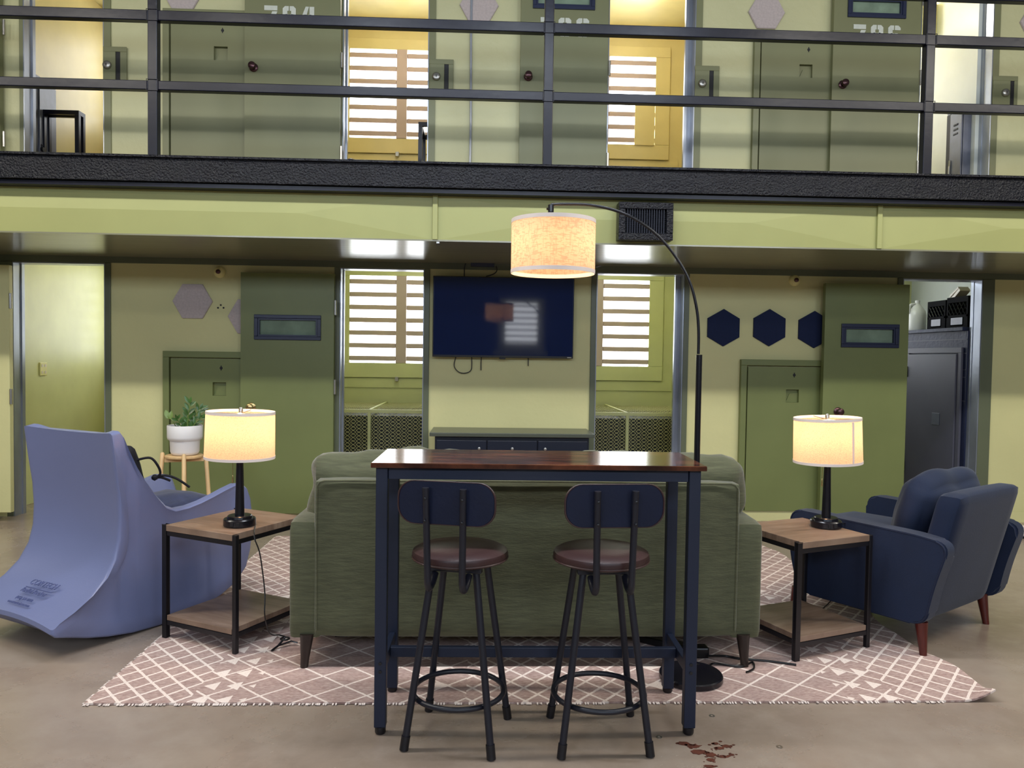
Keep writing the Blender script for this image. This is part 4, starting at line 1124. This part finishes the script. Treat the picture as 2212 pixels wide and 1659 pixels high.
def make_table_lamp(x, y, yaw, tilt, seam, rs, label, cord):
    t = thing('table_lamp', label, 'table lamp', (x, y, .551), yaw, 'pair of lit table lamps')
    b = BM(); lathe(b, [(.001, 0), (.071, 0), (.074, .004), (.074, .03), (.07, .035), (.058, .036), (.056, .046), (.052, .049), (.001, .05)], 48); bs = obj('base', b, M['blackm'], t, 30)
    b = BM()
    for k in (-1, 1): box(b, (k*.014-.008+.0, -.0765, .008), (k*.014+.008, -.0715, .026), .001)
    obj('outlet_port', b, M['dark'], bs)
    b = BM(); lathe(b, [(.022, .0505), (.0215, .06), (.0135, .40), (.012, .44)], 28); obj('column', b, M['blackm'], t, 30)
    mt = T(0, 0, .31) @ RY(R(tilt)) @ T(0, 0, -.31)
    r0, r1, z0, z1 = rs, rs-.004, .318, .54
    b = BM(); lathe(b, [(r0, z0), (r1, z1)], 72, cap=False)
    for v in b.verts: v.co = mt @ v.co
    so = obj('lamp_shade', b, M['shade'], t, True)
    for z_, r_ in ((z0, r0), (z1-.013, r1)):
        b = BM(); lathe(b, [(r_+.0014, z_), (r_+.0014, z_+.013), (r_-.0014, z_+.013), (r_-.0014, z_)], 72, closed=True)
        for v in b.verts: v.co = mt @ v.co
        obj('shade_trim', b, M['trim_cloth'], so, 30)
    if seam is not None:
        b = BM(); a = R(seam); c, s = math.cos(a), math.sin(a)
        M4 = Matrix(((c, -s, 0, 0), (s, c, 0, 0), (0, 0, 1, 0), (0, 0, 0, 1)))
        box(b, (r1+.0022, -.004, z0+.014), (r0+.0035, .004, z1-.014), 0, mt @ M4); obj('shade_seam', b, M['trim_cloth'], so)
    b = BM()
    for k in range(3):
        a = R(90+120*k); tube(b, [(0, 0, z1-.012), ((r1-.002)*math.cos(a), (r1-.002)*math.sin(a), z1-.005)], .0022, 6)
    for v in b.verts: v.co = mt @ v.co
    obj('spider', b, M['nickel'], so, True)
    b = BM(); lathe(b, [(.010, z1-.008), (.010, z1+.012), (.006, z1+.018), (.001, z1+.019)], 14)
    for v in b.verts: v.co = mt @ v.co
    obj('finial', b, M['nickel'], t, True)
    b = BM(); tube(b, [(-.03, -.01, .42), (-.03, -.01, .235)], .0013, 6); lathe(b, [(.001, .20), (.004, .205), (.0025, .235), (.001, .24)], 10, (-.03, -.01, 0)); obj('pull_chain', b, M['brass'], t, True)
    b = BM(); lathe(b, [(.013, .4405), (.016, .45), (.022, .47), (.03, .50), (.022, .525), (.001, .532)], 18); obj('bulb', b, M['bulb'], t, True)
    point('table_lamp_light', (x, y, .551+.43), 1.7, (1, .47, .19), .03)
    return t
make_table_lamp(-1.134, 3.66, 0, 1.0, None, .159, 'table lamp on the left side table, cream drum shade with no seam in view', None)
make_table_lamp(1.705, 3.70, 0, -2.0, -70, .160, 'table lamp on the right side table, cream drum shade with a seam at the front', None)
def cord(name, pts, r, label, m='cord', n=8, grp=None):
    b = BM(); tube(b, spline(pts, n), r, 8); o = obj(name, b, M[m], None, True); return tag(o, label, 'cord', grp)
def gp(px, py, z=RUG+.006):
    d = _a*((px-W/2)/F) - _b*((py-H/2)/F) + _f; t = (z-HC)/d.z
    return Vector((d.x*t, d.y*t, z))
cord('lamp_cord', [(-1.05, 3.62, .556), (-1.02, 3.50, .557), (-1.005, 3.462, .53), at(562, 1200, 3.47), at(572, 1280, 3.47), at(572, 1330, 3.44), gp(583, 1368, .06), gp(605, 1372), gp(625, 1378)], .003, 'thin black lamp cord hanging down in front of the left side table', grp='lamp cords')
cord('lamp_cord', [(1.775, 3.72, .556), (1.85, 3.76, .557), (1.862, 3.775, .53), (1.87, 3.79, .3), (1.80, 3.95, .05), gp(1700, 1318), gp(1660, 1326), gp(1640, 1322)], .003, 'thin black lamp cord on the rug behind the right side table', grp='lamp cords')
t = thing('cable_reel', 'small black cable winder on the rug beside the left side table', 'cable winder', gp(600, 1402, RUG))
b = BM(); tube(b, [(-.02, -.03, .004), (.0, .01, .012), (.02, .05, .035)], .005, 8); tube(b, [(.0, .01, .012), (.05, .045, .02), (.08, .045, .012)], .004, 8); obj('arm', b, M['blackm'], t, True)
b = BM(); tube(b, [(.02+.02*math.cos(k), .05+.018*math.sin(k), .03) for k in [2*math.pi*i/12 for i in range(12)]], .004, 6, closed=True); obj('loop', b, M['cord'], t, True)
cord('floor_cable', [gp(1528, 1417, .03), gp(1565, 1417), gp(1600, 1423), gp(1660, 1428), gp(1720, 1436)], .005, 'black power cord running past the right rear sofa leg toward the side table', grp='cords under the sofa')
cord('floor_cable', [gp(1500, 1434, .045), gp(1530, 1438), gp(1545, 1433), gp(1600, 1440), gp(1625, 1430), gp(1628, 1444), gp(1612, 1452)], .004, 'black cord looping around the right rear sofa leg', grp='cords under the sofa')
t = thing('power_strip', 'black power strip lying on the rug below the sofa behind the table leg', 'power strip', gp(1430, 1395, RUG))
t.rotation_euler = (0, 0, R(-38)); b = BM(); box(b, (-.14, -.03, 0), (.14, .03, .035), .006); obj('body', b, M['cord'], t)
b = BM(); box(b, (.141, -.02, .002), (.2, .02, .032), .008); obj('plug', b, M['cord'], t)
t = thing('plug_adapter', 'black plug head on the rug right of the front table leg', 'plug', gp(1512, 1418, RUG))
b = BM(); box(b, (-.03, -.03, 0), (.035, .03, .05), .008); obj('body', b, M['cord'], t)

# ------------------------------------------------------------------ plant stand and plant
c = at(398, 978, 5.6); SX = c.x; ST = .63
t = thing('plant_stand', 'slim pale wooden four legged plant stand in front of the green hatch', 'plant stand', (SX, 5.6, 0), R(20))
b = BM(); lathe(b, [(.001, ST-.018), (.128, ST-.018), (.13, ST-.014), (.13, ST-.004), (.126, ST), (.001, ST)], 40); obj('top', b, M['birch'], t, 30)
b = BM(); box(b, (-.13, -.012, ST-.05), (.13, .012, ST-.0185), .002); box(b, (-.012, -.13, ST-.05), (.012, .13, ST-.0185), .002); obj('cross_brace', b, M['birch'], t)
for k in range(4):
    a = R(90*k); u = Vector((math.cos(a), math.sin(a), 0))
    b = BM(); tube(b, [u*.195+Vector((0, 0, .001)), u*.185+Vector((0, 0, .03)), u*.143+Vector((0, 0, ST+.012)), u*.142+Vector((0, 0, ST+.022))], [.013, .0145, .0145, .008], 14); obj('leg', b, M['birch'], t, True)
t = thing('potted_plant', 'small green leafy plant in a stepped white pot on the plant stand', 'potted plant', (SX+.005, 5.6, ST+.001))
b = BM(); lathe(b, [(.001, 0), (.078, 0), (.09, .006), (.098, .025), (.101, .098), (.104, .106), (.116, .115), (.119, .13), (.120, .21), (.117, .213), (.112, .21), (.112, .18), (.001, .178)], 56); obj('pot', b, M['pot'], t, 50)
b = BM(); lathe(b, [(.001, .1785), (.11, .1785), (.108, .190), (.001, .197)], 30); obj('soil', b, M['soil'], t, True)
def leaf(b, base, d, L, w, nrm):
    d = d.normalized(); s = d.cross(nrm).normalized(); up_ = s.cross(d)
    n = 6; rows = []
    for i in range(n+1):
        t_ = i/n; ww = w*math.sin(math.pi*min(1, t_*.93+.05))**.8; c_ = base+d*(L*t_)-up_*(.12*L*t_*t_)
        rows.append([b.verts.new(c_-s*ww+up_*.2*ww), b.verts.new(c_), b.verts.new(c_+s*ww+up_*.2*ww)])
    for i in range(n):
        for j in (0, 1): b.faces.new((rows[i][j], rows[i][j+1], rows[i+1][j+1], rows[i+1][j]))
rnd = random.Random(3)
stems = [((.02, -.01), (.035, -.03, .19), 9, .062), ((.03, .01), (.085, .01, .15), 8, .058), ((.0, .02), (.0, .03, .12), 7, .055), ((.05, -.02), (.10, -.02, .09), 6, .055), ((-.01, -.03), (-.02, -.05, .08), 6, .05), ((.04, .03), (.06, .06, .13), 6, .05)]
for (bx_, by_), e, nl, LL in stems:
    P = spline([(bx_, by_, .18), (bx_+e[0]*.3, by_+e[1]*.3, .18+e[2]*.5), (bx_+e[0]*.8, by_+e[1]*.8, .18+e[2])], 8)
    b = BM(); tube(b, P, [.005-.0035*i/(len(P)-1) for i in range(len(P))], 8); st = obj('stem', b, M['leaf2'], t, True)
    b = BM()
    for i in range(nl):
        p = P[int(2+(len(P)-3)*i/(nl-1))]; ax = (P[-1]-P[0]).normalized()
        side = ax.cross(Vector((.2, -1, .1))).normalized()*(1 if i % 2 else -1)
        leaf(b, p, side*.8+ax*.9+Vector((0, rnd.uniform(-.3, .3), 0)), LL*rnd.uniform(.8, 1.1), LL*.2, Vector((0, -1, .3)))
    leaf(b, P[-1], (P[-1]-P[-3])+Vector((0, 0, .001)), LL*.8, LL*.17, Vector((0, -1, .2)))
    obj('leaves', b, M['leaf'], st, True)
P = spline([(-.045, -.03, .18), (-.055, -.05, .225), (-.075, -.05, .255), (-.10, -.045, .265)], 8)
b = BM(); tube(b, P, .0035, 8); st = obj('stem', b, M['leaf2'], t, True)
b = BM(); leaf(b, P[-1], Vector((-.3, 0, .9)), .062, .017, Vector((.2, -1, .1))); leaf(b, P[18], Vector((.05, 0, 1)), .058, .016, Vector((0, -1, .1))); leaf(b, P[-1], Vector((-.7, 0, .55)), .03, .01, Vector((0, -1, .1)))
obj('leaves', b, M['leaf2'], st, True)

# ------------------------------------------------------------------ moulded rocking chair
def make_rocker():
    t = thing('rocking_chair', 'slate blue moulded plastic rocking chair at the left, seen from behind', 'rocking chair', (-2.015, 3.765, .0), R(-30))
    Wd = .345
    back = [(.02, .985), (.028, .92), (.040, .82), (.058, .70), (.064, .58), (.058, .48), (.035, .39), (-.012, .31), (-.085, .245), (-.17, .195), (-.24, .165)]
    tail = [(-.262, .150), (-.265, .130), (-.245, .110)]
    bot = [(-.17, .085), (-.08, .055), (.02, .03), (.14, .01), (.28, .001), (.42, .003), (.56, .022), (.68, .055), (.78, .10)]
    front = [(.845, .17), (.875, .26), (.888, .36), (.888, .46), (.875, .55), (.850, .61), (.815, .640)]
    arm = [(.77, .645), (.70, .628), (.62, .605), (.54, .585), (.46, .573), (.38, .573), (.32, .60), (.26, .665), (.20, .745), (.15, .825), (.108, .91), (.082, .97), (.065, .992)]
    seat = [(.785, .47), (.74, .455), (.66, .44), (.57, .42), (.48, .395), (.40, .385), (.33, .40), (.275, .46), (.235, .57), (.195, .69), (.155, .80), (.122, .90), (.09, .975)]
    frontc = [(.845, .17), (.872, .24), (.880, .31), (.878, .37), (.868, .42), (.845, .455), (.815, .47)]
    stations = [-1, -.985, -.95, -.9, -.84, -.76, -.68, -.58, -.42, -.22, 0, .22, .42, .58, .68, .76, .84, .9, .95, .985, 1]
    b = BM(); rings = []
    for s in stations:
        a = abs(s); k = (a-.66)/(.84-.66); k = max(0, min(1, k)); k = k*k*(3-2*k)
        ring = []
        for i, (u, z) in enumerate(back):
            f_ = i/(len(back)-1)
            du = .035*(1-a*a)*(1-f_*.4); dz = -.014*(1-a*a) if i == 0 else 0
            if f_ > .7: dz -= .0
            ring.append([u+du, z+dz, 1+.04*max(0, f_-.6)])
        for u, z in tail: ring.append([u+.02*(1-a*a), z+.02*(1-a*a), 1.02])
        for u, z in bot: ring.append([u, z, .97])
        for (u, z), (u2, z2) in zip(front, frontc): ring.append([u*k+u2*(1-k), z*k+z2*(1-k), .985])
        for (u, z), (u2, z2) in zip(arm, seat): ring.append([u*k+u2*(1-k), z*k+z2*(1-k), 1])
        # side shell pinches in below the arm
        cu = sum(p[0] for p in ring)/len(ring); cz = sum(p[1] for p in ring)/len(ring)
        e = 1 if a < .985 else (.985 if a < .99 else .955)
        vs = []
        for u, z, wx in ring:
            du, dz = (u-cu), (z-cz); L = math.hypot(du, dz)
            sh = {True: 0, False: 0}[True]
            if a > .99: u -= du/L*.014; z -= dz/L*.014
            elif a > .98: u -= du/L*.004; z -= dz/L*.004
            vs.append(b.verts.new((s*Wd*wx, u, max(z, .001))))
        rings.append(vs)
    n = len(rings[0])
    for A, B in zip(rings, rings[1:]):
        for i in range(n): b.faces.new((A[i], A[(i+1) % n], B[(i+1) % n], B[i]))
    # side faces: fan to an inset ring that is dished slightly inward
    for ring, s in ((rings[0], -1), (rings[-1], 1)):
        c_ = Vector((s*(Wd-.03), .33, .42)); ins = []
        for v in ring: ins.append(b.verts.new(v.co.lerp(Vector((v.co.x-s*.012, v.co.y, v.co.z)), 1).lerp(Vector((s*(Wd-.02), .35, .35)), .16)))
        for i in range(n): b.faces.new((ring[i], ring[(i+1) % n], ins[(i+1) % n], ins[i]))
        b.faces.new(ins)
    bmesh.ops.triangulate(b, faces=[f for f in b.faces if len(f.verts) > 8])
    sh = obj('shell', b, M['plastic'], t, 50)
    # raised lettering on the tail
    def lettering(txt, size, v, u, z, slope, shear, name):
        cu = bpy.data.curves.new(name, 'FONT'); cu.body = txt; cu.size = size; cu.extrude = .0016; cu.align_x = 'CENTER'; cu.shear = shear
        o = bpy.data.objects.new(name, cu); COL.objects.link(o)
        dg = bpy.context.evaluated_depsgraph_get(); me = bpy.data.meshes.new_from_object(o.evaluated_get(dg))
        bpy.data.objects.remove(o); q = bpy.data.objects.new(name, me); COL.objects.link(q)
        q.data.materials.clear(); q.data.materials.append(M['plastic_mark']); q.parent = t
        q.location = (v, u, z); q.rotation_euler = (R(slope), 0, 0)
        return q
    M['plastic_mark'] = paint('embossed_plastic', srgb(90, 98, 140), .45, bump=0)
    # the tail runs from (u -.012, z .31) down to (-.24, .165): about 32 degrees off the horizontal
    import math as _m
    for txt, size, v, f_, shr in (('CORTECH', .044, .0, .48, .25), ('Radial Rocker', .034, -.01, .65, .3), ('(855) 571-0770', .02, -.02, .80, .2), ('www.cortechusa.com', .019, -.025, .90, .2)):
        u = -.012+(-.24+.012)*f_+.028; z = .31+(.165-.31)*f_+.0065
        lettering(txt, size, v, u-.004, z+.002, 32.5, shr, 'raised_lettering')
    b = BM(); u = -.012-.228*.55+.028; z = .31-.145*.55+.0065
    box(b, (-.10, u-.003, z), (.10, u+.001, z+.003), 0, None); o = obj('underline', b, M['plastic_mark'], t)
    # cushions resting in the chair are things of their own
    def loc2w(v): return Matrix.Translation(t.location) @ RZ(R(-30)) @ Vector(v)
    p = loc2w((0, .56, .478))
    c1 = thing('seat_cushion', 'faded navy denim cushion lying on the seat of the rocking chair', 'cushion', p, R(-30))
    b = BM(); soft(b, (.42, .40, .08), .03, (.0, .0, .035), 16, .012, 4, 9, T(0, 0, .035) @ RX(R(6))); obj('pad', b, M['denim'], c1, True)
    p = loc2w((.04, .30, .50))
    c2 = thing('back_cushion', 'dark navy cushion with tie strings leaning on the rocking chair back', 'cushion', p, R(-30))
    b = BM(); soft(b, (.42, .09, .40), .04, (0, .03, 0), 14, .012, 8, 9, RX(R(17)) @ T(0, .005, .215)); obj('pad', b, M['black_cloth'], c2, True)
    b = BM()
    Pk = [(.20, -.075, .33), (.245, -.03, .34), (.262, .0, .30), (.255, .02, .255), (.235, .0, .235)]
    tube(b, spline(Pk, 6), .006, 8)
    tube(b, spline([(.235, .0, .235), (.26, .04, .245), (.285, .09, .225), (.31, .15, .175)], 6), .006, 8)
    tube(b, spline([(.235, .0, .235), (.25, .03, .235), (.265, .07, .215)], 6), .006, 8)
    lathe(b, [(.001, -.016), (.014, -.008), (.016, .004), (.008, .014), (.001, .016)], 12, (.237, .002, .237))
    obj('tie_string', b, M['black_cloth'], c2, True)
make_rocker()

# ------------------------------------------------------------------ navy armchair
def make_armchair():
    t = thing('armchair', 'navy blue upholstered armchair at the right, turned away from the viewer', 'armchair', (2.19, 3.96, 0), R(34))
    m = M['navy_cloth']; z0 = .15
    for s in (-1, 1):
        prof = [(-.36, z0), (.29, z0), (.32, .30), (.33, .54), (.315, .575), (.28, .59), (-.36, .566), (-.43, .557), (-.458, .52), (-.40, .30)]
        prof = roundpoly([(-.375, z0), (.28, z0), (.335, .36), (.34, .585), (-.33, .57), (-.475, .55), (-.41, .33)], .07, 5)
        b = BM(); prism(b, prof, s*.335, s*.425, 'x')
        es = [e for e in b.edges if abs(e.verts[0].co.x-e.verts[1].co.x) < 1e-5]
        bmesh.ops.bevel(b, geom=es, offset=.012, segments=3, affect='EDGES')
        o = obj('arm', b, m, t, 40)
        b = BM()
        pp = [(x*.985, (z-.35)*.985+.35) for x, z in prof[1:]+prof[:1]]
        tube(b, [Vector((s*.4235, y*.985, (z-.35)*.975+.35)) for y, z in prof], .0045, 6, closed=True)
        obj('piping', b, M['piping'], o, True)
    def lean(p): return Vector((p.x, p.y-(p.z+.30)*.24, p.z))
    b = BM(); soft(b, (.66, .12, .62), .035, (0, .004, .006), 14, .002, 3, 5, T(0, -.275, z0+.30), lean); obj('back_frame', b, m, t, True)
    b = BM(); soft(b, (.664, .66, .17), .03, (0, .0, 0), 8, 0, 1, 5, T(0, .04, z0+.09)); obj('seat_frame', b, m, t, True)
    b = BM(); soft(b, (.65, .66, .15), .055, (0, .02, .02), 12, .004, 4, 6, T(0, .10, z0+.26)); obj('seat_cushion', b, m, t, True)
    b = BM(); soft(b, (.60, .17, .45), .08, (.015, .035, .03), 20, .03, 12, 5, T(.02, -.20, .59) @ RX(R(14)) @ RY(R(-2))); obj('back_cushion', b, m, t, True)
    b = BM(); tube(b, [Vector((.44*0+.37+.055*math.cos(R(a)), .0, 0)) for a in (0, 10)], .001, 4)
    b.free()
    for sx in (-1, 1):
        for y in (-.34, .31):
            f = .001 if (sx > 0 and y < 0) else RUG
            b = BM(); lathe(b, [(.016, f), (.019, .05), (.029, z0+.012)], 20, (0, 0, 0))
            for v in b.verts:
                k = 1-v.co.z/z0; v.co += Vector((sx*(.365+.012*k)-.02, y+(.04 if y < 0 and sx > 0 else 0)+(.02 if y > 0 else -.02)*k, 0))
            obj('leg', b, M['cherry'], t, True)
make_armchair()

# pale object cut by the right edge
a = gp(2225, 1158, .001); t = thing('pale_dish', 'pale shallow dish on the floor at the right edge beside the armchair', 'dish', (a.x, a.y, .001))
b = BM(); lathe(b, [(.001, .012), (.13, .012), (.15, .02), (.16, .05), (.15, .055), (.1, .03), (.05, .026), (.001, .026)], 40); obj('body', b, M['pale'], t, 40)
b = BM(); lathe(b, [(.12, 0), (.148, 0), (.152, .011), (.12, .011)], 40, closed=True); obj('rubber_ring', b, M['dark'], t)

# floor marks: rust stain and old anchor plugs
def blob(b, px, py, r, st, seed):
    c_ = gp(px, py, .0012); n = 18; vs = []
    for k in range(n):
        a_ = 2*math.pi*k/n; q = r*(.65+.7*abs(noise.noise(Vector((math.cos(a_)*1.7+seed, math.sin(a_)*1.7, seed)))))
        vs.append((c_.x+q*st*math.cos(a_), c_.y+q*math.sin(a_)))
    prism(b, vs, .0006, .0014, 'z')
b = BM(); rr = random.Random(5)
for px, py, r, st in ((1478, 1606, .018, 1.6), (1500, 1612, .014, 1.8), (1510, 1624, .02, 1.7), (1535, 1630, .018, 1.4), (1553, 1616, .012, 2.0), (1570, 1612, .012, 1.8), (1545, 1606, .01, 1.5), (1562, 1634, .012, 2.0), (1580, 1630, .008, 1.6), (1535, 1641, .012, 1.8), (1532, 1655, .012, 2.0)):
    blob(b, px, py, r, st, px*.37)
    for k in range(4): blob(b, px+rr.uniform(-16, 16), py+rr.uniform(-5, 5), rr.uniform(.002, .006), 1.4, px+k)
o = obj('floor_stain', b, paint('rust_brown_stain', srgb(84, 38, 22), .6, var=.3, vs=40, bump=.3, bs=80)); tag(o, 'rust brown flaky stain on the concrete right of the bar table', 'stain')
for px, py, lab in ((1538, 1546, 'old anchor plug in the floor just in front of the rug near the arc lamp'), (1684, 1613, 'old anchor plug in the floor right of the brown stain'), (1424, 1592, 'old anchor plug in the floor left of the brown stain')):
    c_ = gp(px, py, .001); b = BM(); lathe(b, [(.006, 0), (.011, 0), (.011, .001), (.006, .001)], 16, closed=True)
    o = obj('floor_anchor', b, M['nickel'], loc=(c_.x, c_.y, .0006)); tag(o, lab, 'floor anchor', 'old anchor plugs in the concrete')
